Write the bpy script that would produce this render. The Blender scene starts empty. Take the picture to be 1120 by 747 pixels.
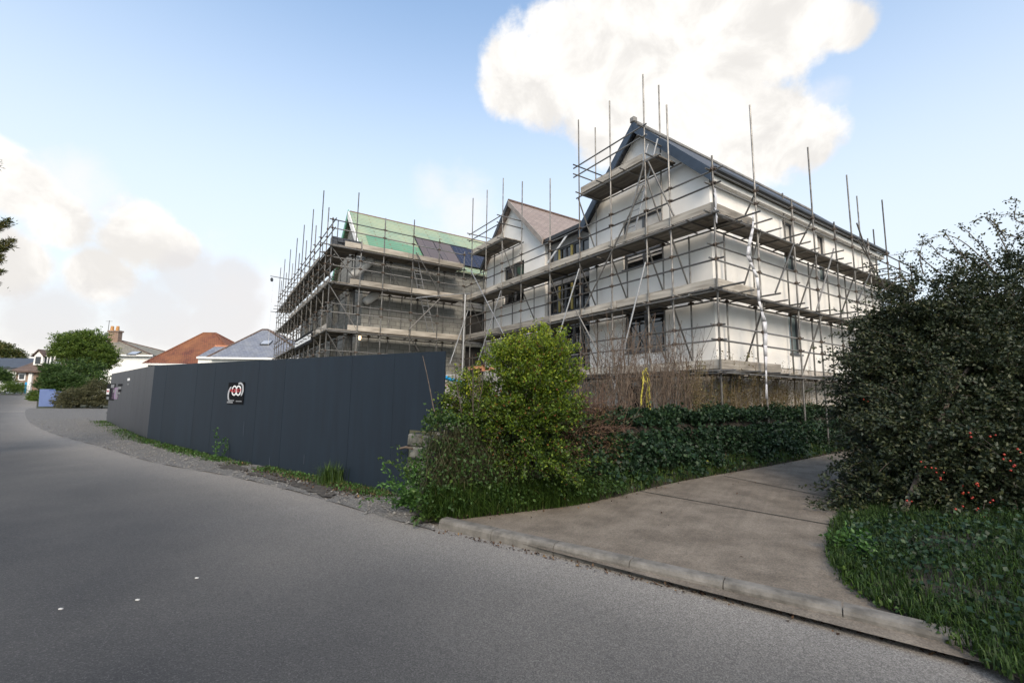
import bpy, bmesh, math, random
import numpy as np
from mathutils import Vector, Matrix
random.seed(7); rng = np.random.default_rng(7)
SC = bpy.context.scene
COL = SC.collection

# ------------------------------------------------------------------ camera (calibrated: 16 mm lens, 7 deg pitch)
F, CX, CY, EYE = 495., 560., 373.5, 1.6
_roll = math.atan(.0125); _pitch = math.atan(61.1*math.cos(_roll)/F)
fwd = np.array([0, math.cos(_pitch), math.sin(_pitch)])
_r0 = np.array([1., 0, 0]); _u0 = np.cross(_r0, fwd)
right = math.cos(_roll)*_r0 + math.sin(_roll)*_u0
up = -math.sin(_roll)*_r0 + math.cos(_roll)*_u0
EYEP = np.array([0, 0, EYE])
cam_d = bpy.data.cameras.new('camera'); cam = bpy.data.objects.new('camera', cam_d); COL.objects.link(cam)
cam_d.sensor_width = 36; cam_d.lens = 36*F/1120; cam_d.clip_start = .05; cam_d.clip_end = 3000
M = Matrix.Identity(4)
for i in range(3):
    M[i][0] = right[i]; M[i][1] = up[i]; M[i][2] = -fwd[i]; M[i][3] = EYEP[i]
cam.matrix_world = M
SC.camera = cam

def ray(x, y): return fwd + right*(x-CX)/F - up*(y-CY)/F
def rayn(x, y):
    r = ray(x, y); return r/np.linalg.norm(r)
def at(x, y, Y):                       # survey point: viewing ray x,y at forward distance Y metres
    r = ray(x, y); return EYEP + r*Y/r[1]

# ------------------------------------------------------------------ world + sun
SUN_AZ, SUN_EL = 172., 38.             # compass degrees from +Y towards +X
EXPO = .95
SKY_STR = .15
w = bpy.data.worlds.new('World'); SC.world = w; w.use_nodes = True
nt = w.node_tree; nt.nodes.clear(); N = nt.nodes; L = nt.links
def nd(t, **k):
    n = N.new(t)
    for a, b in k.items(): setattr(n, a, b)
    return n
out = nd('ShaderNodeOutputWorld'); bg = nd('ShaderNodeBackground'); bg.inputs[1].default_value = SKY_STR
sky = nd('ShaderNodeTexSky', sky_type='NISHITA', sun_disc=False)
sky.sun_elevation = math.radians(SUN_EL); sky.sun_rotation = math.radians(SUN_AZ)
sky.air_density = 1.0; sky.dust_density = 2.2; sky.ozone_density = 1.2
tc = nd('ShaderNodeTexCoord')
def math2(op, a, b=None, clamp=False):
    n = nd('ShaderNodeMath', operation=op, use_clamp=clamp)
    for i, q in enumerate((a, b)):
        if q is None: continue
        if isinstance(q, (int, float)): n.inputs[i].default_value = q
        else: L.new(q, n.inputs[i])
    return n.outputs[0]
def noise(scale, detail, rough, vec, dist=0.):
    n = nd('ShaderNodeTexNoise'); n.inputs['Scale'].default_value = scale; n.inputs['Detail'].default_value = detail
    n.inputs['Roughness'].default_value = rough; n.inputs['Distortion'].default_value = dist
    L.new(vec, n.inputs['Vector']); return n.outputs['Fac']
D0 = tc.outputs['Generated']
def cloud_field(blobs):
    acc = None
    for (x, y, r) in blobs:
        d = rayn(x, y); e = rayn(x+r, y); cr = 1-float(d@e)
        n = nd('ShaderNodeVectorMath', operation='DOT_PRODUCT'); L.new(D0, n.inputs[0]); n.inputs[1].default_value = d
        t = math2('SUBTRACT', 1.0, n.outputs['Value']); t = math2('DIVIDE', t, cr); t = math2('SUBTRACT', 1.0, t)
        if acc is None: acc = t
        else:
            s = nd('ShaderNodeMath', operation='SMOOTH_MAX'); L.new(acc, s.inputs[0]); L.new(t, s.inputs[1]); s.inputs[2].default_value = .35; acc = s.outputs[0]
    return math2('MAXIMUM', acc, -3.0)
def smooth(v, a, b):
    n = nd('ShaderNodeMapRange', interpolation_type='SMOOTHSTEP'); L.new(v, n.inputs[0])
    n.inputs[1].default_value = a; n.inputs[2].default_value = b; return n.outputs[0]
big = noise(5.5, 9, .58, D0, .25); fine = noise(15, 10, .66, D0)
nz = math2('ADD', math2('MULTIPLY', math2('SUBTRACT', big, .5), 2.5), math2('MULTIPLY', math2('SUBTRACT', fine, .5), 1.25))
white_blobs = [(615,65,70),(570,78,48),(690,85,95),(775,60,100),(850,35,70),(885,15,60),(760,140,90),(838,150,66),(885,160,38),
               (660,140,45),(700,0,100),(810,-25,110),(20,205,46),(-30,180,64),(66,244,44),(150,258,50),(110,300,42),(10,285,56),(190,268,28),(905,140,34),(930,25,36)]
grey_blobs = [(205,308,46),(258,302,30),(170,345,60),(245,345,50),(60,345,60)]
mw_ = smooth(math2('ADD', cloud_field(white_blobs), nz), -.16, .50)
mg_ = smooth(math2('ADD', cloud_field(grey_blobs), math2('MULTIPLY', nz, 1.2)), -.1, 1.0)
wisp = smooth(math2('ADD', cloud_field([(505,228,48),(80,215,60),(470,205,30),(905,110,34),(300,380,120)]), math2('MULTIPLY', nz, 1.3)), -.2, 1.6)
def mixc(f, a, b):
    n = nd('ShaderNodeMix', data_type='RGBA'); 
    if isinstance(f, float): n.inputs[0].default_value = f
    else: L.new(f, n.inputs[0])
    for i, q in ((6, a), (7, b)):
        if isinstance(q, tuple): n.inputs[i].default_value = (*q, 1)
        else: L.new(q, n.inputs[i])
    return n.outputs[2]
KC = 3.7                                # cloud radiance in sky-texture units
lum = noise(9, 8, .6, D0, .4)
ccol = mixc(smooth(lum, .35, .62), (KC*.82, KC*.795, KC*.765), (KC*1.06, KC*1.03, KC*.985))
# horizon brightening (thin high haze lit by low sun)
sep = nd('ShaderNodeSeparateXYZ'); L.new(D0, sep.inputs[0])
hz_ = smooth(sep.outputs[2], .82, .22)
skyc = mixc(.0, sky.outputs[0], sky.outputs[0])
gain = nd('ShaderNodeMix', data_type='RGBA', blend_type='MULTIPLY'); gain.inputs[0].default_value = 1; L.new(sky.outputs[0], gain.inputs[6]); gain.inputs[7].default_value = (1.12, 1.22, 1.20, 1)
skyc = mixc(math2('MULTIPLY', hz_, .88), gain.outputs[2], (KC*.83, KC*.905, KC*.98))
lowb = smooth(sep.outputs[2], .22, .0); westd = nd('ShaderNodeVectorMath', operation='DOT_PRODUCT'); L.new(D0, westd.inputs[0]); westd.inputs[1].default_value = tuple(rayn(60, 380))
skyc = mixc(math2('MULTIPLY', math2('MULTIPLY', lowb, smooth(westd.outputs['Value'], .55, .98)), .9), skyc, (KC*1.0, KC*.94, KC*.86))
skyc = mixc(math2('MULTIPLY', wisp, .7), skyc, (KC*.98, KC*.94, KC*.92))
skyc = mixc(mw_, skyc, ccol)
skyc = mixc(math2('MULTIPLY', mg_, .7), skyc, (KC*.76, KC*.745, KC*.75))
L.new(skyc, bg.inputs[0]); L.new(bg.outputs[0], out.inputs[0])

sl = bpy.data.lights.new('sun', 'SUN'); sl.energy = 1.5; sl.angle = math.radians(26); sl.color = (1, .84, .66)
so = bpy.data.objects.new('sun', sl); COL.objects.link(so)
sd = Vector((math.sin(math.radians(SUN_AZ))*math.cos(math.radians(SUN_EL)), math.cos(math.radians(SUN_AZ))*math.cos(math.radians(SUN_EL)), math.sin(math.radians(SUN_EL))))
so.rotation_euler = sd.to_track_quat('Z', 'Y').to_euler()
vs = SC.view_settings; vs.view_transform = 'Standard'; vs.look = 'None'; vs.gamma = 1; vs.exposure = EXPO; vs.use_curve_mapping = False

# ------------------------------------------------------------------ materials
def srgb(r, g, b): return tuple(((c/255)/12.92 if c/255 <= .04045 else ((c/255+.055)/1.055)**2.4) for c in (r, g, b))
def mat(name, c1, c2=None, scale=6., rough=.8, bump=0., bscale=None, metal=0., detail=5, spec=.5, coord='Object', stretch=None, rnd=0., lo=.35, hi=.65):
    m = bpy.data.materials.new(name); m.use_nodes = True; t = m.node_tree; b = t.nodes['Principled BSDF']
    b.inputs['Roughness'].default_value = rough; b.inputs['Metallic'].default_value = metal
    b.inputs['Specular IOR Level'].default_value = spec
    c = t.nodes.new('ShaderNodeTexCoord'); vec = c.outputs[coord]
    if stretch:
        mp = t.nodes.new('ShaderNodeMapping'); mp.inputs['Scale'].default_value = stretch; t.links.new(vec, mp.inputs[0]); vec = mp.outputs[0]
    col = None
    n = t.nodes.new('ShaderNodeTexNoise'); n.inputs['Scale'].default_value = scale; n.inputs['Detail'].default_value = detail; n.inputs['Roughness'].default_value = .6
    t.links.new(vec, n.inputs['Vector'])
    r = t.nodes.new('ShaderNodeValToRGB'); r.color_ramp.elements[0].position = lo; r.color_ramp.elements[1].position = hi
    r.color_ramp.elements[0].color = (*c1, 1); r.color_ramp.elements[1].color = (*(c2 or c1), 1)
    t.links.new(n.outputs['Fac'], r.inputs[0]); col = r.outputs[0]
    if rnd:
        oi = t.nodes.new('ShaderNodeObjectInfo'); mr = t.nodes.new('ShaderNodeMapRange'); mr.inputs[3].default_value = 1-rnd; mr.inputs[4].default_value = 1+rnd
        t.links.new(oi.outputs['Random'], mr.inputs[0])
        mx = t.nodes.new('ShaderNodeVectorMath'); mx.operation = 'SCALE'; t.links.new(col, mx.inputs[0]); t.links.new(mr.outputs[0], mx.inputs[3]); col = mx.outputs[0]
    t.links.new(col, b.inputs['Base Color'])
    if bump:
        n2 = t.nodes.new('ShaderNodeTexNoise'); n2.inputs['Scale'].default_value = bscale or scale*3; n2.inputs['Detail'].default_value = 6; t.links.new(vec, n2.inputs['Vector'])
        bp = t.nodes.new('ShaderNodeBump'); bp.inputs['Strength'].default_value = bump; bp.inputs['Distance'].default_value = .02
        t.links.new(n2.outputs['Fac'], bp.inputs['Height']); t.links.new(bp.outputs[0], b.inputs['Normal'])
    m['vec'] = 0
    return m
def brick_mat(name, c1, c2, cm, bw, bh, mortar, rough=.85, bump=.4, offset=.5, nscale=1.2, ncol=None, namt=.5):
    m = bpy.data.materials.new(name); m.use_nodes = True; t = m.node_tree; b = t.nodes['Principled BSDF']; b.inputs['Roughness'].default_value = rough
    c = t.nodes.new('ShaderNodeTexCoord'); br = t.nodes.new('ShaderNodeTexBrick'); t.links.new(c.outputs['UV'], br.inputs['Vector'])
    br.offset = offset; br.inputs['Color1'].default_value = (*c1, 1); br.inputs['Color2'].default_value = (*c2, 1); br.inputs['Mortar'].default_value = (*cm, 1)
    br.inputs['Scale'].default_value = 1; br.inputs['Brick Width'].default_value = bw; br.inputs['Row Height'].default_value = bh; br.inputs['Mortar Size'].default_value = mortar
    col = br.outputs['Color']
    n = t.nodes.new('ShaderNodeTexNoise'); n.inputs['Scale'].default_value = nscale; n.inputs['Detail'].default_value = 7; n.inputs['Roughness'].default_value = .65; t.links.new(c.outputs['Object'], n.inputs['Vector'])
    r = t.nodes.new('ShaderNodeMapRange'); r.inputs[1].default_value = .35; r.inputs[2].default_value = .7; r.inputs[3].default_value = 0; r.inputs[4].default_value = namt; t.links.new(n.outputs['Fac'], r.inputs[0])
    mx = t.nodes.new('ShaderNodeMix'); mx.data_type = 'RGBA'; t.links.new(r.outputs[0], mx.inputs[0]); t.links.new(col, mx.inputs[6]); mx.inputs[7].default_value = (*(ncol or cm), 1)
    t.links.new(mx.outputs[2], b.inputs['Base Color'])
    bp = t.nodes.new('ShaderNodeBump'); bp.inputs['Strength'].default_value = bump; bp.inputs['Distance'].default_value = .01; bp.invert = True
    t.links.new(br.outputs['Fac'], bp.inputs['Height']); t.links.new(bp.outputs[0], b.inputs['Normal'])
    return m
def leaf_mat(name, cols, rough=.55, trans=.25, spec=.35):
    m = bpy.data.materials.new(name); m.use_nodes = True; t = m.node_tree; b = t.nodes['Principled BSDF']; o = t.nodes['Material Output']
    a = t.nodes.new('ShaderNodeAttribute'); a.attribute_name = 'tone'
    r = t.nodes.new('ShaderNodeValToRGB'); e = r.color_ramp.elements
    while len(e) < len(cols): e.new(.5)
    for i, (p, c) in enumerate(cols): e[i].position = p; e[i].color = (*c, 1)
    t.links.new(a.outputs['Fac'], r.inputs[0]); t.links.new(r.outputs[0], b.inputs['Base Color']); b.inputs['Roughness'].default_value = rough; b.inputs['Specular IOR Level'].default_value = spec
    tr = t.nodes.new('ShaderNodeBsdfTranslucent'); t.links.new(r.outputs[0], tr.inputs[0]); mx = t.nodes.new('ShaderNodeMixShader'); mx.inputs[0].default_value = trans
    t.links.new(b.outputs[0], mx.inputs[1]); t.links.new(tr.outputs[0], mx.inputs[2]); t.links.new(mx.outputs[0], o.inputs[0])
    return m
MT = {}
MT['render'] = mat('white_render', (.765, .735, .695), (.82, .795, .76), 1.2, .85, .05, 60)
MT['render_dirty'] = mat('base_render', (.40, .36, .32), (.55, .5, .45), 2.5, .9, .1, 40)
MT['slate_blue'] = mat('slate_blue_cladding', (.026, .040, .062), (.038, .056, .086), 3, .45, .05, 30, rnd=.1)
MT['dark_metal'] = mat('black_gutter', (.014, .014, .016), (.03, .028, .028), 6, .4)
MT['soffit'] = mat('soffit_board', (.50, .49, .47), (.62, .61, .59), 3, .7)
MT['rusty'] = mat('brown_batten', (.14, .075, .04), (.22, .13, .08), 9, .8)
MT['frame'] = mat('grey_window_frame', (.055, .058, .065), (.085, .09, .10), 4, .45)
MT['glass'] = mat('window_glass', (.006, .007, .008), (.012, .013, .015), .8, .04, spec=1.0)
MT['steel'] = mat('galvanised_tube', (.085, .081, .076), (.22, .21, .198), 5, .48, metal=.4, rnd=.5, coord='Object')
MT['steel_bright'] = mat('bright_tube', (.26, .265, .275), (.40, .405, .415), 6, .4, metal=.5, rnd=.15)
MT['coupler'] = mat('coupler_steel', (.06, .05, .045), (.13, .095, .07), 14, .6, metal=.4)
MT['board'] = mat('scaffold_board_wood', (.11, .094, .078), (.25, .22, .185), 3.0, .85, .15, 30, rnd=.38, stretch=(1, 1, 1))
MT['toe'] = mat('toe_board_wood', (.20, .175, .145), (.44, .40, .345), 3.0, .85, .2, 30, rnd=.32)
MT['block'] = brick_mat('blockwork', srgb(146,145,140), srgb(128,128,124), srgb(98,96,92), .44, .225, .014, .9, .5, ncol=srgb(118,116,108), namt=.55)
MT['conc'] = mat('raw_concrete', (.16, .155, .15), (.27, .26, .25), 2.5, .9, .2, 30)
MT['void'] = mat('opening_shade_and_flat_roof', (.03, .028, .026), (.055, .05, .046), 2, .9)  # near-black backing paints the shade inside openings; the flat roof shares it
MT['membrane'] = brick_mat('green_roof_membrane', srgb(122,158,142), srgb(136,164,142), srgb(104,92,72), 1.6, .17, .026, .6, .5, ncol=srgb(162,166,134), namt=.9, nscale=.6)
MT['pinkslate'] = brick_mat('pinkish_slate', srgb(150,136,128), srgb(134,120,114), srgb(96,86,82), .3, .16, .012, .6, .5, ncol=srgb(128,112,102), namt=.3)
MT['slate'] = brick_mat('grey_slate', srgb(122,126,138), srgb(100,105,118), srgb(70,73,82), .3, .2, .012, .6, .4, ncol=srgb(140,140,136), namt=.4)
MT['dkslate'] = brick_mat('dark_slate', srgb(66,70,80), srgb(52,56,64), srgb(34,36,40), .3, .2, .012, .5, .35)
MT['oldslate'] = brick_mat('weathered_slate', srgb(120,116,108), srgb(98,96,92), srgb(72,70,66), .35, .22, .015, .8, .4, ncol=srgb(150,140,112), namt=.6)
MT['redtile'] = brick_mat('red_clay_tile', srgb(122,68,52), srgb(92,52,42), srgb(52,32,28), .22, .2, .022, .9, .6, ncol=srgb(140,92,58), namt=.85, nscale=.55)
MT['browntile'] = brick_mat('brown_tile', srgb(120,98,86), srgb(96,80,72), srgb(60,50,46), .25, .2, .018, .85, .5)
MT['brickred'] = brick_mat('house_brick', srgb(130,92,74), srgb(104,76,64), srgb(150,136,122), .23, .075, .012, .85, .4)
MT['whitepaint'] = mat('white_wall_paint', (.74, .73, .71), (.82, .81, .79), 1.5, .8, .04, 30)
MT['solar'] = brick_mat('solar_panel_cells', srgb(40,38,48), srgb(36,34,44), srgb(74,70,78), .25, .25, .012, .12, .05, 0, namt=.0)
MT['pv_brown'] = brick_mat('solar_panel_film', srgb(100,88,82), srgb(92,82,78), srgb(60,54,52), 1.0, 1.6, .012, .25, .05, 0, namt=.1)
MT['timber'] = mat('yellow_timber', (.32, .26, .07), (.42, .34, .12), 4, .7)
MT['hoard'] = mat('dark_hoarding_paint', srgb(24,33,43), srgb(27,38,49), 2.2, .62, .05, 8, rnd=.07, spec=.3, stretch=(2.5,2.5,.3))
MT['white'] = mat('white_print', (.75, .75, .75), None, 3, .5)
MT['black'] = mat('black_print', (.005, .005, .006), None, 3, .7, spec=.1)
MT['red'] = mat('red_print', (.5, .05, .06), None, 3, .5)
MT['purple'] = mat('purple_print', (.18, .10, .22), (.3, .2, .3), 20, .5)
MT['greyp'] = mat('grey_print', (.17, .175, .185), None, 3, .5)
MT['bluepipe'] = mat('blue_water_pipe', (.02, .30, .62), (.03, .36, .70), 4, .35)
MT['orange'] = mat('orange_timber', (.42, .17, .09), (.55, .26, .16), 8, .8)
MT['plastic'] = mat('white_plastic_strip', (.40, .40, .43), (.60, .60, .63), 5, .45)
MT['stone'] = mat('rough_stone', (.055, .054, .044), (.19, .185, .16), 5, .95, .6, 18)
MT['earth'] = mat('bank_earth', (.016, .013, .009), (.04, .031, .022), 5, .95, .6, 20)
MT['bark'] = mat('bark', (.06, .045, .035), (.12, .095, .075), 14, .9, .4, 40)
MT['twig'] = mat('dead_twig', (.075, .052, .038), (.15, .11, .08), 8, .9)
MT['redtwig'] = mat('red_brown_twig', (.075, .044, .032), (.14, .085, .06), 8, .9)
MT['tanstem'] = mat('tan_stem', (.10, .072, .038), (.19, .14, .075), 8, .9)
MT['yellow'] = mat('yellow_coil', (.30, .26, .03), (.52, .45, .08), 25, .6)
MT['bluemask'] = mat('blue_grey_paint', srgb(88,104,146), srgb(94,111,153), 2, .7)
MT['berry'] = mat('red_berry', (.24, .012, .010), (.34, .04, .014), 20, .35)
MT['lamp'] = mat('lamp_glow', (1, .75, .45), None, 3, .5)
_b = MT['lamp'].node_tree.nodes['Principled BSDF']; _b.inputs['Emission Color'].default_value = (1, .72, .42, 1); _b.inputs['Emission Strength'].default_value = 1.2
DG = lambda *c: tuple(c)
MT['leaf_dark'] = leaf_mat('small_dark_leaf', [(0, (.012, .020, .009)), (.45, (.030, .042, .017)), (.8, (.070, .076, .030)), (1, (.15, .135, .06))], .5, .18, .4)
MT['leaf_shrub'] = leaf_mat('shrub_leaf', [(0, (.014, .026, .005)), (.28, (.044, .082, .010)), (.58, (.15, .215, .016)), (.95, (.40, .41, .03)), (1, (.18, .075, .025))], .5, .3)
MT['leaf_ivy'] = leaf_mat('ivy_leaf', [(0, (.007, .017, .009)), (.5, (.016, .038, .017)), (.85, (.036, .070, .024)), (.97, (.05, .09, .024)), (1, (.3, .3, .04))], .5, .12, .25)
MT['leaf_grass'] = leaf_mat('grass_blade', [(0, (.014, .030, .006)), (.5, (.034, .070, .010)), (.85, (.070, .125, .018)), (1, (.15, .135, .055))], .6, .3)
MT['leaf_drygrass'] = leaf_mat('dry_grass_blade', [(0, (.05, .05, .022)), (.5, (.085, .085, .04)), (1, (.16, .15, .075))], .7, .3)
MT['leaf_fern'] = leaf_mat('fern_leaf', [(0, (.025, .07, .012)), (.6, (.055, .13, .024)), (1, (.10, .20, .05))], .5, .3)
MT['leaf_brown'] = leaf_mat('dry_leaf', [(0, (.030, .017, .011)), (.5, (.065, .037, .023)), (.85, (.12, .072, .044)), (1, (.22, .14, .06))], .8, .2)
MT['leaf_tan'] = leaf_mat('tan_leaf', [(0, (.065, .048, .02)), (.5, (.14, .11, .042)), (.9, (.24, .20, .09)), (1, (.13, .17, .04))], .7, .3)
MT['leaf_tree'] = leaf_mat('tree_leaf', [(0, (.035, .065, .012)), (.5, (.09, .15, .022)), (1, (.21, .27, .045))], .55, .35)
MT['leaf_hedge'] = leaf_mat('hedge_leaf', [(0, (.018, .040, .010)), (.5, (.040, .082, .016)), (1, (.10, .16, .03))], .55, .25)
MT['leaf_pine'] = leaf_mat('pine_needle', [(0, (.03, .045, .010)), (.5, (.06, .08, .018)), (1, (.16, .12, .03))], .6, .2)

# ------------------------------------------------------------------ mesh helpers
class MB:
    def __init__(s): s.v = []; s.f = []; s.m = []
    def add(s, vs, fs, mi=0):
        o = len(s.v); s.v += [tuple(map(float, q)) for q in vs]; s.f += [tuple(i+o for i in f) for f in fs]; s.m += [mi]*len(fs)
    def hexa(s, p, mi=0):              # 8 points: bottom 4 ccw, top 4
        s.add(p, [(3,2,1,0),(4,5,6,7),(0,1,5,4),(1,2,6,5),(2,3,7,6),(3,0,4,7)], mi)
    def box(s, a0, a1, b0, b1, z0, z1, xf=None, mi=0):
        xf = xf or (lambda a, b, z: (a, b, z))
        s.hexa([xf(a0,b0,z0),xf(a1,b0,z0),xf(a1,b1,z0),xf(a0,b1,z0),xf(a0,b0,z1),xf(a1,b0,z1),xf(a1,b1,z1),xf(a0,b1,z1)], mi)
    def quad(s, a, b, c, d, mi=0): s.add([a, b, c, d], [(0,1,2,3)], mi)
    def poly(s, pts, mi=0): s.add(pts, [tuple(range(len(pts)))], mi)
    def prism(s, pts, off, mi=0):      # polygon extruded by the vector off
        n = len(pts); off = np.asarray(off, float); q = [np.asarray(p, float)+off for p in pts]
        fs = [tuple(range(n))[::-1], tuple(range(n, 2*n))]+[(i, (i+1) % n, n+(i+1) % n, n+i) for i in range(n)]
        s.add(list(pts)+q, fs, mi)
    def tube(s, pts, r, n=6, mi=0, cap=True):
        pts = [np.asarray(p, float) for p in pts]; k = len(pts)
        rr = r if hasattr(r, '__len__') else [r]*k
        vs = []; ref = np.array([.3, .5, .81])
        for i in range(k):
            d = pts[min(i+1, k-1)]-pts[max(i-1, 0)]; d = d/(np.linalg.norm(d)+1e-9)
            e = np.cross(d, ref); e /= np.linalg.norm(e)+1e-9; g = np.cross(d, e)
            for j in range(n):
                t = 2*math.pi*j/n; vs.append(pts[i]+rr[i]*(math.cos(t)*e+math.sin(t)*g))
        fs = [(i*n+j, i*n+(j+1) % n, (i+1)*n+(j+1) % n, (i+1)*n+j) for i in range(k-1) for j in range(n)]
        if cap: fs += [tuple(range(n))[::-1], tuple(range((k-1)*n, k*n))]
        s.add(vs, fs, mi)
    def build(s, name, mats, parent=None, smooth=False, fix=True, uv=True, bevel=0):
        me = bpy.data.meshes.new(name)
        org = np.array(parent_world(parent)) if parent else np.zeros(3)
        vs = np.array(s.v)-org
        me.from_pydata([tuple(q) for q in vs], [], s.f); 
        mats = mats if isinstance(mats, (list, tuple)) else [mats]
        for m in mats: me.materials.append(m)
        me.polygons.foreach_set('material_index', s.m)
        if fix:
            bm = bmesh.new(); bm.from_mesh(me); bmesh.ops.recalc_face_normals(bm, faces=bm.faces)
            if bevel: bmesh.ops.bevel(bm, geom=list(bm.edges), offset=bevel, segments=1, affect='EDGES')
            bm.to_mesh(me); bm.free()
        if uv:
            ul = me.uv_layers.new(name='UVMap')
            for p in me.polygons:
                n = p.normal
                if abs(n.z) > .999: t = Vector((1, 0, 0)); w_ = Vector((0, 1, 0))
                else:
                    t = Vector((0, 0, 1)).cross(n).normalized(); w_ = n.cross(t)
                for li in p.loop_indices:
                    q = Vector(me.vertices[me.loops[li].vertex_index].co)+Vector(org)
                    ul.data[li].uv = (q.dot(t), q.dot(w_))
        if smooth:
            for p in me.polygons: p.use_smooth = True
        o = bpy.data.objects.new(name, me); COL.objects.link(o)
        if parent: o.parent = parent
        return o
def parent_world(o):
    p = Vector((0, 0, 0))
    while o: p = p+o.location; o = o.parent
    return p
def tag(o, label, cat, group=None, kind=None):
    if label: o['label'] = label
    if cat: o['category'] = cat
    if group: o['group'] = group
    if kind: o['kind'] = kind
    return o
def thing(name, loc, label, cat, group=None):
    o = bpy.data.objects.new(name, None); o.empty_display_size = .3; o.location = tuple(map(float, loc)); COL.objects.link(o)
    return tag(o, label, cat, group)
def struct(o): o['kind'] = 'structure'; return o
def nrm(a): return a/(np.linalg.norm(a, axis=-1, keepdims=True)+1e-9)

def leaves(name, P, size, material, parent=None, tone=None, aim=None, flat=.0, asp=.6, fold=.25, jit=.9, kind=None):
    """many small folded leaves (each a two-triangle blade) as one mesh"""
    P = np.asarray(P, float); n = len(P)
    size = np.broadcast_to(np.asarray(size, float), (n,))*rng.uniform(.65, 1.25, n)
    d = rng.normal(size=(n, 3)); d = nrm(d)
    if aim is not None: d = nrm(np.asarray(aim)*1.0+d*jit)
    k = nrm(rng.normal(size=(n, 3))+np.array([0, 0, flat*3])); side = nrm(np.cross(d, k)); k = nrm(np.cross(side, d))
    L_ = size[:, None]; wd = L_*asp*.5
    v = np.empty((n, 4, 3)); v[:, 0] = P; v[:, 1] = P+d*L_*.45+side*wd+k*wd*fold*2; v[:, 2] = P+d*L_; v[:, 3] = P+d*L_*.45-side*wd+k*wd*fold*2
    org = np.array(parent_world(parent)) if parent else np.zeros(3)
    v = v.reshape(-1, 3)-org
    me = bpy.data.meshes.new(name); me.vertices.add(4*n); me.vertices.foreach_set('co', v.ravel())
    idx = (np.arange(n)[:, None]*4+np.array([0, 1, 2, 0, 2, 3])).ravel()
    me.loops.add(6*n); me.loops.foreach_set('vertex_index', idx)
    me.polygons.add(2*n); me.polygons.foreach_set('loop_start', np.arange(2*n)*3); me.polygons.foreach_set('loop_total', np.full(2*n, 3))
    a = me.attributes.new('tone', 'FLOAT', 'FACE')
    if tone is None: tone = rng.random(n)
    a.data.foreach_set('value', np.repeat(np.clip(tone, 0, 1), 2).astype(np.float32))
    me.materials.append(material); me.update(calc_edges=True)
    o = bpy.data.objects.new(name, me); COL.objects.link(o)
    if parent: o.parent = parent
    if kind: o['kind'] = kind
    return o
def blades(name, P, h, material, parent=None, tone=None, wid=.012, lean=.5, droop=.35, aim=None):
    """grass: each blade two quads bending over"""
    P = np.asarray(P, float); n = len(P); h = np.broadcast_to(np.asarray(h, float), (n,))*rng.uniform(.5, 1.2, n)
    th = rng.uniform(0, 2*math.pi, n); dr = np.stack([np.cos(th), np.sin(th), np.zeros(n)], 1)
    if aim is not None: dr = nrm(dr*.8+np.asarray(aim))
    sd_ = np.stack([-dr[:, 1], dr[:, 0], np.zeros(n)], 1); le = rng.uniform(.1, 1, n)*lean
    z = np.array([0, 0, 1.]); H = h[:, None]; l = le[:, None]; W_ = wid*rng.uniform(.6, 1.3, n)[:, None]
    m1 = P+z*H*.6+dr*H*l*.35; tp = P+z*H*(1-droop*l)+dr*H*l*1.0
    v = np.stack([P-sd_*W_*.5, P+sd_*W_*.5, m1+sd_*W_*.42, m1-sd_*W_*.42, tp], 1).reshape(-1, 3)
    org = np.array(parent_world(parent)) if parent else np.zeros(3); v = v-org
    me = bpy.data.meshes.new(name); me.vertices.add(5*n); me.vertices.foreach_set('co', v.ravel())
    b = np.arange(n)[:, None]*5; idx = (b+np.array([0, 1, 2, 3, 3, 2, 4])).ravel(); me.loops.add(7*n); me.loops.foreach_set('vertex_index', idx)
    ls = (np.arange(n)[:, None]*7+np.array([0, 4])).ravel(); lt = np.tile([4, 3], n)
    me.polygons.add(2*n); me.polygons.foreach_set('loop_start', ls); me.polygons.foreach_set('loop_total', lt)
    a = me.attributes.new('tone', 'FLOAT', 'FACE')
    if tone is None: tone = rng.random(n)
    a.data.foreach_set('value', np.repeat(np.clip(tone, 0, 1), 2).astype(np.float32))
    me.materials.append(material); me.update(calc_edges=True)
    o = bpy.data.objects.new(name, me); COL.objects.link(o)
    if parent: o.parent = parent
    return o

# ------------------------------------------------------------------ ground
def hgt(x, y):                          # the lane climbs gently away to the north-west
    s = -.72*x+.69*y
    return .02*np.clip(s-14, 0, 76)+.0*s
def g(x, y, dz=0.):                     # ground point seen along survey ray x,y
    r = ray(x, y); t0 = 0.5; t = (0-EYE)/r[2] if r[2] < 0 else 400
    lo, hi = .5, 400.
    fn = lambda q: EYE+r[2]*q-float(hgt(r[0]*q, r[1]*q))-dz
    for i in range(60):
        mid = (lo+hi)/2
        if fn(mid) > 0: lo = mid
        else: hi = mid
    return np.array([r[0]*lo, r[1]*lo, EYE+r[2]*lo])
def resample(pts, n):
    pts = np.asarray(pts, float); seg = np.linalg.norm(np.diff(pts[:, :2], axis=0), axis=1); c = np.r_[0, np.cumsum(seg)]
    t = np.linspace(0, c[-1], n); return np.stack([np.interp(t, c, pts[:, k]) for k in range(pts.shape[1])], 1)
def smoothline(pts, it=2):
    p = np.asarray(pts, float)
    for _ in range(it):
        q = [p[0]]
        for a, b in zip(p[:-1], p[1:]): q += [a*.75+b*.25, a*.25+b*.75]
        q.append(p[-1]); p = np.array(q)
    return p
def lift(p, dz): return [(float(x), float(y), float(hgt(x, y))+dz) for x, y in p]

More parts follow.
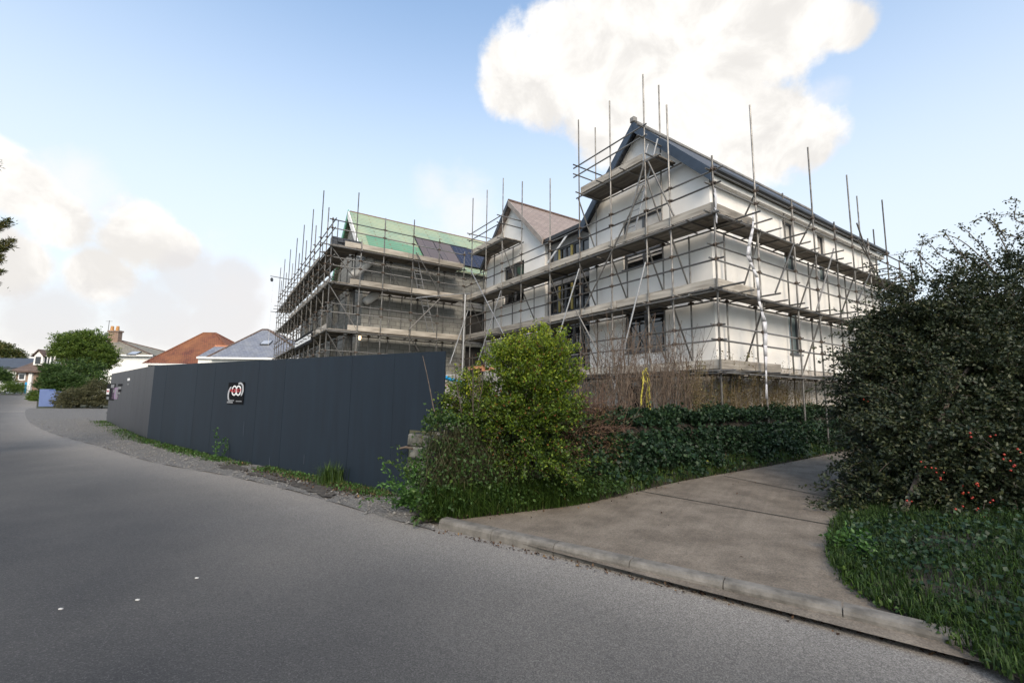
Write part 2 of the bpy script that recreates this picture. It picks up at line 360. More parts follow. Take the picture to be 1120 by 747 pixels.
mb = MB()
xs = np.r_[np.linspace(-900, -120, 14), np.linspace(-110, 50, 81), np.linspace(60, 900, 14)]; ys = np.r_[np.linspace(-300, -30, 8), np.linspace(-26, 110, 69), np.linspace(120, 900, 12)]
vs_ = [(x, y, float(hgt(x, y))-.03) for y in ys for x in xs]; nx = len(xs)
mb.add(vs_, [(j*nx+i, j*nx+i+1, (j+1)*nx+i+1, (j+1)*nx+i) for j in range(len(ys)-1) for i in range(nx-1)])
MT['ground'] = mat('rough_turf', (.03, .04, .018), (.08, .075, .045), 1.2, .95, .5, 9)
struct(mb.build('ground', MT['ground'], uv=False, fix=False))

# road edge (right-hand edge, seen from the camera), world x,y
edge_px = [(475,579),(440,570),(380,553),(330,538),(250,519),(180,508),(120,490),(60,474),(38,463),(33,455),(33,447)]
kerb_px = [(480,578),(560,597),(700,630),(850,666),(960,692),(1045,714)]
E1 = [g(*q)[:2] for q in edge_px]; K1 = [g(*q)[:2] for q in kerb_px]
far = [np.array([E1[-1][0]-i*1.035*9, E1[-1][1]+i*9]) for i in (1, 2, 3, 4)]
beyond = [np.array([3.35, 2.72]), np.array([5.2, .9]), np.array([9., -3.2]), np.array([24., -22.])]
line = np.array(far[::-1]+E1[::-1]+K1+beyond)
line = resample(smoothline(line, 2), 150)
tg = np.gradient(line, axis=0); tg /= np.linalg.norm(tg, axis=1, keepdims=True); nl = np.stack([tg[:, 1], -tg[:, 0]], 1)   # points away from camera-left
if (nl[100]@(np.array([-5., -5])-line[100])) < 0: nl = -nl
offs = [-.25, 0, .12, .3, .55, .9, 1.4, 2.2, 3.5, 5.5, 8.0]; wear = [1, 1, 1, .95, .82, .6, .42, .25, .10, 0, .3]
vv = []; aw = []
for o_, wv in zip(offs, wear):
    for i in range(len(line)):
        q = line[i]+nl[i]*o_; vv.append((q[0], q[1], float(hgt(*q))+.004 if o_ >= 0 else float(hgt(*q))+.002)); aw.append(wv)
nL = len(line)
mb = MB(); mb.add(vv, [(j*nL+i, j*nL+i+1, (j+1)*nL+i+1, (j+1)*nL+i) for j in range(len(offs)-1) for i in range(nL-1)])
def asphalt():
    m = bpy.data.materials.new('asphalt'); m.use_nodes = True; t = m.node_tree; b = t.nodes['Principled BSDF']; b.inputs['Roughness'].default_value = .82; b.inputs['Specular IOR Level'].default_value = .3
    c = t.nodes.new('ShaderNodeTexCoord'); a = t.nodes.new('ShaderNodeAttribute'); a.attribute_name = 'wear'
    def nz(s, d=4):
        n = t.nodes.new('ShaderNodeTexNoise'); n.inputs['Scale'].default_value = s; n.inputs['Detail'].default_value = d; t.links.new(c.outputs['Object'], n.inputs['Vector']); return n
    def rp(x, stops):
        r = t.nodes.new('ShaderNodeValToRGB'); e = r.color_ramp.elements
        while len(e) < len(stops): e.new(.5)
        for i, (p, q) in enumerate(stops): e[i].position = p; e[i].color = (*q, 1)
        t.links.new(x, r.inputs[0]); return r.outputs[0]
    vo = t.nodes.new('ShaderNodeTexVoronoi'); vo.inputs['Scale'].default_value = 150; t.links.new(c.outputs['Object'], vo.inputs['Vector'])
    sp = t.nodes.new('ShaderNodeSeparateColor'); t.links.new(vo.outputs['Color'], sp.inputs[0])
    base = rp(sp.outputs[0], [(0, (.023, .0235, .025)), (.5, (.033, .0332, .0345)), (.86, (.043, .0428, .0435)), (1, (.085, .083, .082))])
    worn = rp(sp.outputs[1], [(0, (.115, .106, .095)), (.5, (.19, .176, .158)), (1, (.32, .30, .27))])
    big_ = nz(.55, 6); w1 = t.nodes.new('ShaderNodeMath'); w1.operation = 'MULTIPLY_ADD'; w1.inputs[1].default_value = .9; w1.inputs[2].default_value = -.50; t.links.new(big_.outputs['Fac'], w1.inputs[0])
    w2 = t.nodes.new('ShaderNodeMath'); w2.operation = 'MULTIPLY_ADD'; w2.inputs[1].default_value = .55; t.links.new(w1.outputs[0], w2.inputs[0]); t.links.new(a.outputs['Fac'], w2.inputs[2]); w2.use_clamp = True
    mx = t.nodes.new('ShaderNodeMix'); mx.data_type = 'RGBA'; t.links.new(w2.outputs[0], mx.inputs[0]); t.links.new(base, mx.inputs[6]); t.links.new(worn, mx.inputs[7])
    pat = rp(nz(.25, 3).outputs['Fac'], [(.3, (.82, .83, .86)), (.7, (1.12, 1.1, 1.08))])
    mu = t.nodes.new('ShaderNodeMix'); mu.data_type = 'RGBA'; mu.blend_type = 'MULTIPLY'; mu.inputs[0].default_value = 1; t.links.new(mx.outputs[2], mu.inputs[6]); t.links.new(pat, mu.inputs[7])
    t.links.new(mu.outputs[2], b.inputs['Base Color'])
    bp = t.nodes.new('ShaderNodeBump'); bp.inputs['Strength'].default_value = .5; bp.inputs['Distance'].default_value = .006; t.links.new(vo.outputs['Distance'], bp.inputs['Height']); t.links.new(bp.outputs[0], b.inputs['Normal'])
    return m
road = struct(mb.build('road', asphalt(), uv=False, fix=False))
at_ = road.data.attributes.new('wear', 'FLOAT', 'POINT'); at_.data.foreach_set('value', np.array(aw, np.float32))

# gravel verge between road and hoarding
foot_px = [(452,548),(430,540),(400,533),(330,518),(250,502),(200,492),(160,484),(130,470),(116,461),(112,452),(116,447),(60,447)]
FT = np.array([g(*q)[:2] for q in foot_px])
R_ = resample(smoothline(np.array(E1), 2), 90); H_ = resample(FT, 90)
vv = []
for k in range(7):
    f = k/6*1.12-.06
    for i in range(90):
        q = R_[i]*(1-f)+H_[i]*f; vv.append((q[0], q[1], float(hgt(*q))+.012+.012*math.sin(i*1.7+k)))
mb = MB(); mb.add(vv, [(j*90+i, j*90+i+1, (j+1)*90+i+1, (j+1)*90+i) for j in range(6) for i in range(89)])
MT['gravel'] = mat('gravel', (.055, .052, .048), (.20, .19, .178), 42, .95, .9, 90, detail=3)
MT['pebble'] = mat('pebble', (.07, .066, .06), (.22, .21, .195), 25, .9)
struct(mb.build('gravel_verge', MT['gravel'], uv=False, fix=False))
# loose stones on the verge
mb = MB()
for _ in range(2600):
    i = int(rng.integers(0, 62)); f = rng.uniform(-.06, .85); q = R_[i]*(1-f)+H_[i]*f+rng.normal(0, .06, 2); r = abs(rng.normal(.009, .008))+.006
    z = float(hgt(*q))+.018; a = rng.uniform(0, 6.28); c_, s_ = math.cos(a)*r, math.sin(a)*r
    mb.add([(q[0]+c_, q[1]+s_, z), (q[0]-s_, q[1]+c_*.8, z), (q[0]-c_*1.2, q[1]-s_, z), (q[0]+s_, q[1]-c_, z), (q[0]+rng.normal(0, r*.3), q[1], z+r*rng.uniform(.6, 1.1)), (q[0], q[1], z-.02)],
           [(0,1,4),(1,2,4),(2,3,4),(3,0,4)], 0)
tag(mb.build('loose_gravel', MT['pebble'], fix=False, uv=False), 'loose grey stones scattered along the road edge below the hoarding', 'gravel', kind='stuff')

# dark damp soil patches where the verge has been churned
MT['soil'] = mat('damp_soil', (.022, .018, .015), (.075, .066, .056), 14, .95, .8, 40)
for (cx, cy, ra, rb_, nm) in ((300,521,1.0,.28,0),(345,536,.7,.2,1),(255,512,.6,.18,2)):
    c = g(cx, cy); q0 = g(cx-20, cy-8)[:2]-c[:2]; q0 = q0/np.linalg.norm(q0); q1 = np.array([-q0[1], q0[0]]); m = MB(); pts = []
    for i in range(28):
        t_ = i/28*6.283; rr = 1+.22*math.sin(3*t_+cx)+.14*math.sin(7*t_+cy)+.1*math.sin(11*t_); q = c[:2]+q0*math.cos(t_)*ra*rr+q1*math.sin(t_)*rb_*rr; pts.append((q[0], q[1], float(hgt(*q))+.030))
    m.add(pts+[(c[0], c[1], float(hgt(*c[:2]))+.036)], [(i, (i+1) % 28, 28) for i in range(28)]); o = m.build('soil_patch', MT['soil'], uv=False, fix=False); struct(o)
# concrete drive
left_px = [(484,578),(560,569),(640,560),(700,546),(760,531),(850,515),(930,497),(955,492)]
right_px = [(1048,715),(1010,697),(955,668),(925,645),(908,612),(914,575),(945,552),(1000,540)]
LD = resample(smoothline([g(*q)[:2] for q in left_px], 1), 40); RD = resample(smoothline([g(*q)[:2] for q in right_px], 1), 40)
KL = resample(np.array(K1), 40)
DV = np.array([.834, .552])             # drive direction
mb = MB(); vv = []
ext = 14
for i in range(40+ext):
    if i < 40: a, b = LD[i], RD[i]
    else: a = LD[-1]+DV*(i-39)*.7; b = RD[-1]+DV*(i-39)*.7
    a = a+np.array([-.55, .83])*.12; b = b+np.array([.55, -.83])*.6
    for k in range(9):
        q = a*(1-k/8)+b*k/8
        d = min(np.linalg.norm(KL-q, axis=1)); vv.append((q[0], q[1], .052+.045*min(d, 4)/4))
mb.add(vv, [(i*9+k, i*9+k+1, (i+1)*9+k+1, (i+1)*9+k) for i in range(39+ext) for k in range(8)])
def drive_mat():
    m = mat('worn_concrete', (.106, .085, .064), (.176, .146, .114), 2.2, .9, .35, 60); t = m.node_tree; b = t.nodes['Principled BSDF']
    src = b.inputs['Base Color'].links[0].from_socket
    c = t.nodes.new('ShaderNodeTexCoord')
    # brushed drag marks across and exposed aggregate
    mp = t.nodes.new('ShaderNodeMapping'); mp.inputs['Rotation'].default_value = (0, 0, math.radians(33.5)); t.links.new(c.outputs['Object'], mp.inputs[0])
    mp2 = t.nodes.new('ShaderNodeMapping'); mp2.inputs['Scale'].default_value = (9., .35, 1); t.links.new(mp.outputs[0], mp2.inputs[0])
    n = t.nodes.new('ShaderNodeTexNoise'); n.inputs['Scale'].default_value = 1.5; n.inputs['Detail'].default_value = 6; t.links.new(mp2.outputs[0], n.inputs['Vector'])
    vo = t.nodes.new('ShaderNodeTexVoronoi'); vo.inputs['Scale'].default_value = 95; t.links.new(c.outputs['Object'], vo.inputs['Vector']); sp = t.nodes.new('ShaderNodeSeparateColor'); t.links.new(vo.outputs['Color'], sp.inputs[0])
    r = t.nodes.new('ShaderNodeMapRange'); r.inputs[1].default_value = .3; r.inputs[2].default_value = .7; r.inputs[3].default_value = .90; r.inputs[4].default_value = 1.08; t.links.new(n.outputs['Fac'], r.inputs[0])
    r2 = t.nodes.new('ShaderNodeMapRange'); r2.inputs[3].default_value = .72; r2.inputs[4].default_value = 1.25; t.links.new(sp.outputs[0], r2.inputs[0])
    k = t.nodes.new('ShaderNodeMath'); k.operation = 'MULTIPLY'; t.links.new(r.outputs[0], k.inputs[0]); t.links.new(r2.outputs[0], k.inputs[1])
    s = t.nodes.new('ShaderNodeVectorMath'); s.operation = 'SCALE'; t.links.new(src, s.inputs[0]); t.links.new(k.outputs[0], s.inputs[3]); t.links.new(s.outputs[0], b.inputs['Base Color'])
    return m
MT['drive'] = drive_mat()
struct(mb.build('concrete_drive', MT['drive'], uv=False, fix=False))
# expansion joints across the drive, filled with dark grit
MT['joint'] = mat('joint_grit', (.018, .016, .013), (.045, .04, .03), 20, .95)
mb = MB()
for (pa, pb) in (((710,545),(905,581)), ((806,529),(945,559))):
    a, b = g(*pa)[:2], g(*pb)[:2]; n_ = 24; dd = (b-a)/np.linalg.norm(b-a); pp = np.array([-dd[1], dd[0]]); a = a-dd*.3
    pts = []
    for i in range(n_+1):
        q = a+(b-a)*i/n_*1.12; ww = .014+rng.uniform(0, .008)
        d = min(np.linalg.norm(KL-q, axis=1)); z = .052+.045*min(d, 4)/4+.005
        pts.append(((q+pp*ww), (q-pp*ww), z))
    for p, q in zip(pts[:-1], pts[1:]): mb.quad((*p[0], p[2]), (*p[1], p[2]), (*q[1], q[2]), (*q[0], q[2]))
struct(mb.build('drive_joint', MT['joint'], uv=False, fix=False))
# kerb
MT['kerb'] = mat('kerb_concrete', (.085, .077, .066), (.185, .17, .15), 5, .9, .35, 50)
mb = MB(); KK = resample(np.array(K1+[np.array([3.05, 3.0])]), 7)
for a, b in zip(KK[:-1], KK[1:]):
    d = (b-a)/np.linalg.norm(b-a); n2 = np.array([-d[1], d[0]]); 
    if n2@(np.array([3., 6])-a) < 0: n2 = -n2
    a2, b2 = a+d*.004, b-d*.004
    prof = [(-.01, -.05), (-.005, .075), (.012, .100), (.04, .112), (.135, .114), (.145, -.05)]
    p0 = [(*(a2+n2*o), z) for o, z in prof]; mb.prism(p0, (*(b2-a2), 0))
struct(mb.build('kerb', MT['kerb'], uv=False))
exec_after = []

# ------------------------------------------------------------------ building frame: a runs along the gable front, b along the long side
_az = math.radians(-33.5); U = np.array([math.sin(_az), math.cos(_az), 0]); V = np.array([math.cos(_az), -math.sin(_az), 0]); P0 = np.array([5.08, 11., 0])
def W(a, b, z): return P0+U*a+V*b+np.array([0, 0, z])
def onA(x, y, b=0.):
    r = ray(x, y); p = P0+V*b; t = ((p-EYEP)@V)/(r@V); q = EYEP+r*t-P0; return q@U, q[2]
def onB(x, y, a=0.):
    r = ray(x, y); p = P0+U*a; t = ((p-EYEP)@U)/(r@U); q = EYEP+r*t-P0; return q@V, q[2]

def facade(mb, xf, s0, s1, z0, z1, holes, depth, mi=0):
    """wall sheet with real window openings and reveals; xf(s, d, z), d = depth into the wall"""
    S = sorted({s0, s1, *[h[0] for h in holes], *[h[1] for h in holes]}); Z = sorted({z0, z1, *[h[2] for h in holes], *[h[3] for h in holes]})
    for i in range(len(S)-1):
        for j in range(len(Z)-1):
            cs, cz = (S[i]+S[i+1])/2, (Z[j]+Z[j+1])/2
            if any(h[0] < cs < h[1] and h[2] < cz < h[3] for h in holes): continue
            mb.quad(xf(S[i],0,Z[j]), xf(S[i+1],0,Z[j]), xf(S[i+1],0,Z[j+1]), xf(S[i],0,Z[j+1]), mi)
    for a, b, c, d in holes:
        for p, q in (((a,c),(b,c)), ((b,c),(b,d)), ((b,d),(a,d)), ((a,d),(a,c))):
            mb.quad(xf(p[0],0,p[1]), xf(q[0],0,q[1]), xf(q[0],depth,q[1]), xf(p[0],depth,p[1]), mi)
MT['sky_pane_blind'] = mat('pane_sky_reflection_and_blind', (.50, .46, .42), (.62, .58, .53), 3, .3)  # cream colour imitates bright sky mirrored in the upper panes; blinds share it
MT['glass_green'] = mat('pale_green_glass', (.10, .135, .135), (.16, .20, .20), 2, .06, spec=1.0)
def window(parent, xf, h, depth=.11, cols=2, trans=None, bar=.055, name='window', pane=None, pane2=None):
    a, b, c, d = h; fr = MB(); e = depth
    fr.box(a,a+bar,e-.05,e+.03,c,d,xf); fr.box(b-bar,b,e-.05,e+.03,c,d,xf); fr.box(a+bar,b-bar,e-.05,e+.03,c,c+bar,xf); fr.box(a+bar,b-bar,e-.05,e+.03,d-bar,d,xf)
    for i in range(1, cols):
        m = a+(b-a)*i/cols; fr.box(m-bar*.8,m+bar*.8,e-.045,e+.025,c+bar,d-bar,xf)
    if trans:
        for i in range(cols):
            l = a+(b-a)*i/cols+(bar if i == 0 else bar*.8); r = a+(b-a)*(i+1)/cols-(bar if i == cols-1 else bar*.8)
            fr.box(l,r,e-.04,e+.02,trans-bar/2,trans+bar/2,xf)
    o = fr.build(name, MT['frame'], parent)
    pn = MB(); pn.box(a+.02,b-.02,e,e+.012,c+.02,(trans if pane2 else d)-.02,xf); pn.build('pane', pane or MT['glass'], o)
    if pane2: pn = MB(); pn.box(a+.02,b-.02,e,e+.012,trans+.02,d-.02,xf); pn.build('pane', pane2, o)
    sb = MB(); sb.box(a-.04,b+.04,-.05,e-.05,c-.045,c-.003,xf); sb.build('sill', MT['frame'], o)
    return o

# ---- white rendered building: gable wing, glazed link, second gable
WB = thing('rendered_house', W(3, 4, 0), 'large white rendered house with two steep gables and grey windows, wrapped in scaffolding', 'house')
fA = lambda s, d, z: W(s, 1.1+d, z)          # gable front
fB = lambda s, d, z: W(.78+d, s, z)          # long side
fA2 = lambda s, d, z: W(s, 1.25+d, z)        # link, slightly set back
A0, A1, AP, EZ, RZ = .78, 5.72, 3.25, 8.08, 10.62
hA = [(2.40,4.05,3.10,4.70), (2.40,4.05,5.93,7.60), (2.95,4.05,.45,2.25)]
hB = [(5.2,5.95,3.12,4.60), (5.2,5.95,5.95,7.62), (7.72,8.3,5.95,7.66)]
BL = 13.4
mb = MB()
facade(mb, fA, A0, A1, 2.62, EZ, [h for h in hA if h[2] > 2.6], .2); facade(mb, fA, A0, A1, -.1, 2.6, [hA[2]], .2, 1)
facade(mb, fB, 1.1, BL, 2.62, EZ, hB, .2); facade(mb, fB, 1.1, BL, -.1, 2.6, [], .2, 1)
mb.poly([fA(A0,0,EZ), fA(A1,0,EZ), fA(AP,0,RZ)])
mb.poly([W(A0,BL,-.1), W(A1,BL,-.1), W(A1,BL,EZ), W(AP,BL,RZ), W(A0,BL,EZ)])
mb.quad(W(A1,1.1,-.1), W(A1,BL,-.1), W(A1,BL,EZ), W(A1,1.1,EZ))
wall = mb.build('wall', [MT['render'], MT['render_dirty']], WB, fix=False)
# second gable
G0, G1, GP, GEZ, GRZ = 8.42, 13.3, 10.95, 8.25, 10.72; GB = 15.
hG = [(9.95,11.62,3.15,4.75), (9.95,11.62,5.98,7.80), (9.95,11.2,.5,2.3)]
mb = MB(); facade(mb, fA, G0, G1, -.1, GEZ, hG, .2); mb.poly([fA(G0,0,GEZ), fA(G1,0,GEZ), fA(GP,0,GRZ)])
mb.quad(W(G0,1.1,-.1), W(G0,GB,-.1), W(G0,GB,GEZ), W(G0,1.1,GEZ)); mb.quad(W(G1,1.1,-.1), W(G1,GB,-.1), W(G1,GB,GEZ), W(G1,1.1,GEZ))
mb.build('wall', MT['render'], WB, fix=False)
# glazed link
hL = [(5.85,8.30,5.0,6.18), (5.85,8.30,6.48,7.72), (5.85,8.30,2.3,4.75)]
mb = MB(); facade(mb, fA2, A1+.003, G0-.003, -.1, 8.0, hL, .2); mb.quad(W(A1,1.25,8.0), W(G0,1.25,8.0), W(G0,9,8.0), W(A1,9,8.0))
mb.build('link_wall', MT['conc'], WB, fix=False)
for i, h in enumerate(hL):
    o = window(WB, fA2, h, .10, 5, h[2]+.8 if i == 2 else None, .06)
    if i < 2:
        t = MB(); t.box(6.84,6.94,.0,.045,h[2]+.06,h[3]-.06,fA2); t.build('timber_post', MT['timber'], o)
        t = MB(); t.box(7.62,7.70,.0,.045,h[2]+.06,h[3]-.06,fA2); t.build('timber_post', MT['timber'], o)
for h in hA: window(WB, fA, h, .12, 2, h[3]-.45 if h[3] < 5 else 6.42, pane2=MT['sky_pane_blind'] if h[3] > 5 else None)
for h in hB: window(WB, fB, h, .12, 1, 6.5 if h[3] > 5 else None, pane=MT['glass_green'], pane2=MT['sky_pane_blind'] if h[3] > 5 else None)
for h in hG: window(WB, fA, h, .12, 2)
bl = MB()
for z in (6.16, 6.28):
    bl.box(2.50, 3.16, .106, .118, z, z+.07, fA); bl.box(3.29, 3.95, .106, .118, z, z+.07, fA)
bl.build('blind', MT['sky_pane_blind'], WB)
# roofs (thick slabs) ---------------------------------------------------
def roof_slab(mb, e0, r0, e1, r1, th=.16, mi=0):
    """sloping slab between eave line e0-e1 and ridge line r0-r1, thickness th measured upward"""
    up_ = np.array([0, 0, th]); pts = [e0, e1, r1, r0]
    mb.hexa([np.asarray(p, float) for p in pts]+[np.asarray(p, float)+up_ for p in pts], mi)
sl_ = (RZ-EZ)/(AP-A0)
oh = .22
r = MB(); f0, f1 = 1.1-.26, BL+.12
roof_slab(r, W(A0-oh,f0,EZ-oh*sl_+.02), W(AP-.002,f0,RZ+.02), W(A0-oh,f1,EZ-oh*sl_+.02), W(AP-.002,f1,RZ+.02))
roof_slab(r, W(A1+oh,f0,EZ-oh*sl_+.02), W(AP+.002,f0,RZ+.02), W(A1+oh,f1,EZ-oh*sl_+.02), W(AP+.002,f1,RZ+.02))
roof = r.build('roof', MT['dkslate'], WB)
c = MB(); c.tube([W(AP, f0-.02, RZ+.20), W(AP, f1, RZ+.20)], .085, 8); c.build('ridge', MT['conc'], roof)
def barge(parent, e, r_, hgt_, out, mname, f):
    """board along the verge from eave point e=(a,z) up to ridge r_"""
    m = MB(); (a0, z0), (a1, z1) = e, r_; k = hgt_*1.25
    m.prism([W(a0,f,z0-k), W(a0,f,z0+.10), W(a1,f,z1+.10), W(a1,f,z1-k)], V*out*-1); return m.build('barge_board', MT[mname], parent)
barge(WB, (A0-oh-.02, EZ-oh*sl_+.05), (AP-.003, RZ+.1), .22, .05, 'slate_blue', f0-.004)
barge(WB, (A1+oh+.02, EZ-oh*sl_+.05), (AP+.003, RZ+.1), .22, .05, 'slate_blue', f0-.004)
m = MB(); m.box(AP-.10,AP+.10,f0-.09,f0+.10,RZ+.16,RZ+.36,W); m.build('ridge_end', MT['conc'], roof, bevel=.03)
# eaves along the long side: gutter, brown batten edge, boxed soffit
ea = A0-oh; ez = EZ-oh*sl_
m = MB(); m.tube([W(ea-.085,f0+.05,ez+.095), W(ea-.085,f1,ez+.095)], .10, 10); m.build('gutter', MT['dark_metal'], WB)
m = MB(); m.box(ea-.06,ea+.10,f0+.06,f1-.01,ez+.195,ez+.225,W); m.build('roof_edge_batten', MT['rusty'], WB)
m = MB(); m.box(ea-.0,ea+.025,f0+.10,f1-.02,ez-.16,ez+.01,W); m.box(ea+.027,A0-.004,f0+.3,f1-.02,ez-.16,ez-.13,W); m.build('soffit', MT['soffit'], WB)
# second gable roof
sg = (GRZ-GEZ)/(GP-G0); sg2 = (GRZ-GEZ)/(G1-GP); r = MB(); f1g = GB
roof_slab(r, W(G0-.16,.86,GEZ-.16*sg+.02), W(GP-.002,.86,GRZ+.02), W(G0-.16,f1g,GEZ-.16*sg+.02), W(GP-.002,f1g,GRZ+.02))
roof_slab(r, W(G1+.16,.86,GEZ-.16*sg2+.02), W(GP+.002,.86,GRZ+.02), W(G1+.16,f1g,GEZ-.16*sg2+.02), W(GP+.002,f1g,GRZ+.02))
roof2 = r.build('roof', MT['pinkslate'], WB)
c = MB(); c.tube([W(GP,.84,GRZ+.20), W(GP,f1g,GRZ+.20)], .07, 8); c.build('ridge', MT['browntile'], roof2)
MT['barge_tan'] = mat('tan_barge_board', (.20, .175, .16), (.30, .265, .24), 4, .7)
barge(WB, (G0-.18, GEZ-.16*sg+.05), (GP-.003, GRZ+.1), .14, .05, 'barge_tan', .856)
barge(WB, (G1+.18, GEZ-.16*sg2+.05), (GP+.003, GRZ+.1), .14, .05, 'dark_metal', .856)
# link roof + dark eave
m = MB(); roof_slab(m, W(5.73,1.0,8.05), W(5.73,4.4,9.3), W(8.41,1.0,8.05), W(8.41,4.4,9.3), .14); m.build('link_roof', MT['pinkslate'], WB)
m = MB(); m.box(5.75,8.40,.90,1.02,8.05,8.20,W); m.build('gutter', MT['dark_metal'], WB)

# ---- blockwork wing
BW = thing('blockwork_wing', W(17, -1, 0), 'unfinished grey blockwork wing with green roof membrane and solar panels, wrapped in scaffolding', 'building')
CA = 14.8; CL, CR = -4.7, 2.6; CE, CRZ, CP = 8.35, 11.15, 17.6
fC = lambda s, d, z: W(CA+d, s, z)
mb = MB(); hC = [(.75,2.2,2.6,4.25), (.75,2.2,4.7,6.2), (.7,2.3,0,2.3)]
facade(mb, fC, CL, CR, -.1, CE, hC, .35)
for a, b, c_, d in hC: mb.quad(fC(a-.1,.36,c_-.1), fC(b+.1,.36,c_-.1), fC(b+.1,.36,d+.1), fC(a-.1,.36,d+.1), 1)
mb.quad(W(CR,CA,0)*0+W(CA,CR,-.1), W(24,CR,-.1), W(24,CR,CE), W(CA,CR,CE))
fD = lambda s, d, z: W(s, CL+d, z)
hD = []
for s in (16.2, 19.4, 22.6, 25.8, 29.0):
    for z in (.6, 3.2, 5.6): hD.append((s, s+1.6, z, z+1.5))
facade(mb, fD, CA, 32.5, -.1, 7.6, hD, .3)
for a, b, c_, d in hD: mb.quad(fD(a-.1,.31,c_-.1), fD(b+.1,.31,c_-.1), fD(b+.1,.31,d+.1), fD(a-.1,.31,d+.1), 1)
mb.poly([fD(CA,0,7.6), fD(20.4,0,7.6), fD(20.4,0,CE), fD(CP,0,CRZ), fD(CA,0,CE)])
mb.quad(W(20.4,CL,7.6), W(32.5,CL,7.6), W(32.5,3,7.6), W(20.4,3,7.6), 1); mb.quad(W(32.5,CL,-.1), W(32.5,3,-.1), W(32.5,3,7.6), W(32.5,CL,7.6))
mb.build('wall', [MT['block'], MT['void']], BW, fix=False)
m = MB()
for z in (2.45, 4.5, 6.45): m.box(CA-.03, CA-.003, CL+.1, CR, z-.09, z+.06, W)
m.build('concrete_band', MT['conc'], BW)
s3 = (CRZ-CE)/(CP-CA); r = MB()
roof_slab(r, W(CA-.25,CL-.18,CE-.25*s3+.02), W(CP-.002,CL-.18,CRZ+.02), W(CA-.25,4.5,CE-.25*s3+.02), W(CP-.002,4.5,CRZ+.02), .12)
roof_slab(r, W(20.4+.25,CL-.18,CE-.25*s3+.02), W(CP+.002,CL-.18,CRZ+.02), W(20.65,4.5,CE-.25*s3+.02), W(CP+.002,4.5,CRZ+.02), .12)
roof3 = r.build('roof', MT['membrane'], BW)
m = MB(); m.box(CP-.05,CP+.05,CL-.16,4.5,CRZ+.10,CRZ+.15,W); m.build('ridge_batten', MT['rusty'], roof3)
m = MB(); k = .45
m.prism([W(CA-.3,CL-.2,CE-.3*s3-.28), W(CA-.3,CL-.2,CE-.3*s3+.12), W(CP,CL-.2,CRZ+.12), W(CP,CL-.2,CRZ-.28)], V*-.06); m.build('verge_board', MT['whitepaint'], BW)
m = MB(); m.prism([W(20.7,CL-.2,CE-.3*s3-.22), W(20.7,CL-.2,CE-.3*s3+.2), W(CP+.01,CL-.2,CRZ+.2), W(CP+.01,CL-.2,CRZ-.22)], V*-.06)
MT['greenflap'] = mat('green_membrane_flap', srgb(80,148,118), srgb(104,165,132), 3, .5); m.build('membrane_flap', MT['greenflap'], BW)
# membrane lower strip and the solar panels lying on the roof slope
nC = np.cross(W(CA,1,CE)-W(CA,0,CE), W(CP,0,CRZ)-W(CA,0,CE)); nC /= np.linalg.norm(nC); nC = nC if nC[2] > 0 else -nC
def onroof(b, t, h=0.): return W(CA-.25+(CP-CA+.25)*t, b, CE-.25*s3+.14+(CRZ-CE+.25*s3)*t)+nC*h
m = MB(); m.hexa([onroof(CL+.25,.03,.012),onroof(-1.2,.03,.012),onroof(-1.45,.36,.012),onroof(CL+.25,.44,.012)]+[onroof(CL+.25,.03,.02),onroof(-1.2,.03,.02),onroof(-1.45,.36,.02),onroof(CL+.25,.44,.02)]); 
MT['membrane2'] = brick_mat('teal_roof_membrane', srgb(74,140,116), srgb(88,146,120), srgb(112,90,70), 1.4, .20, .028, .5, .4, ncol=srgb(112,146,116), namt=.7); m.build('membrane_sheet', MT['membrane2'], roof3)
for i in range(5):
    b0 = -1.7+i*1.06; m = MB(); q = [(b0,.10),(b0+1.03,.10),(b0+1.03,.60),(b0,.60)]
    m.hexa([onroof(*p,.05) for p in q]+[onroof(*p,.09) for p in q]); m.build('solar_panel', MT['pv_brown' if i < 2 else 'solar'], BW)
    e = MB()
    for (p0, p1) in ((q[0],q[1]),(q[2],q[3]),(q[3],q[0])): e.tube([onroof(*p0,.085), onroof(*p1,.085)], .022, 4)
    e.build('panel_frame', MT['dark_metal'], BW)

# ------------------------------------------------------------------ scaffolding
cyl = MB(); cyl.tube([(0,0,-.5),(0,0,.5)], 1.0, 8); _c = cyl.build('unit_tube', MT['steel'], fix=True); CYL = _c.data; bpy.data.objects.remove(_c)
cyl = MB(); cyl.tube([(0,0,-.5),(0,0,.5)], 1.0, 8); _c = cyl.build('unit_tube_bright', MT['steel_bright'], fix=True); CYLB = _c.data; bpy.data.objects.remove(_c)
bx = MB(); bx.box(-.5,.5,-.5,.5,-.5,.5)
_c = bx.build('unit_board', MT['board']); BRD = _c.data; bpy.data.objects.remove(_c)
bx = MB(); bx.box(-.5,.5,-.5,.5,-.5,.5); _c = bx.build('unit_toe', MT['toe']); TOE = _c.data; bpy.data.objects.remove(_c)
R = .0245
def tube(root, name, p, q, r=R, mesh=None):
    p, q = np.asarray(p, float), np.asarray(q, float); d = Vector(q-p); o = bpy.data.objects.new(name, mesh or CYL); COL.objects.link(o); o.parent = root
    rot = d.to_track_quat('Z', 'Y').to_matrix().to_4x4(); L_ = d.length
    o.matrix_basis = Matrix.Translation(Vector((p+q)/2)-parent_world(root)) @ rot @ Matrix.Diagonal((r, r, L_, 1))
    return o
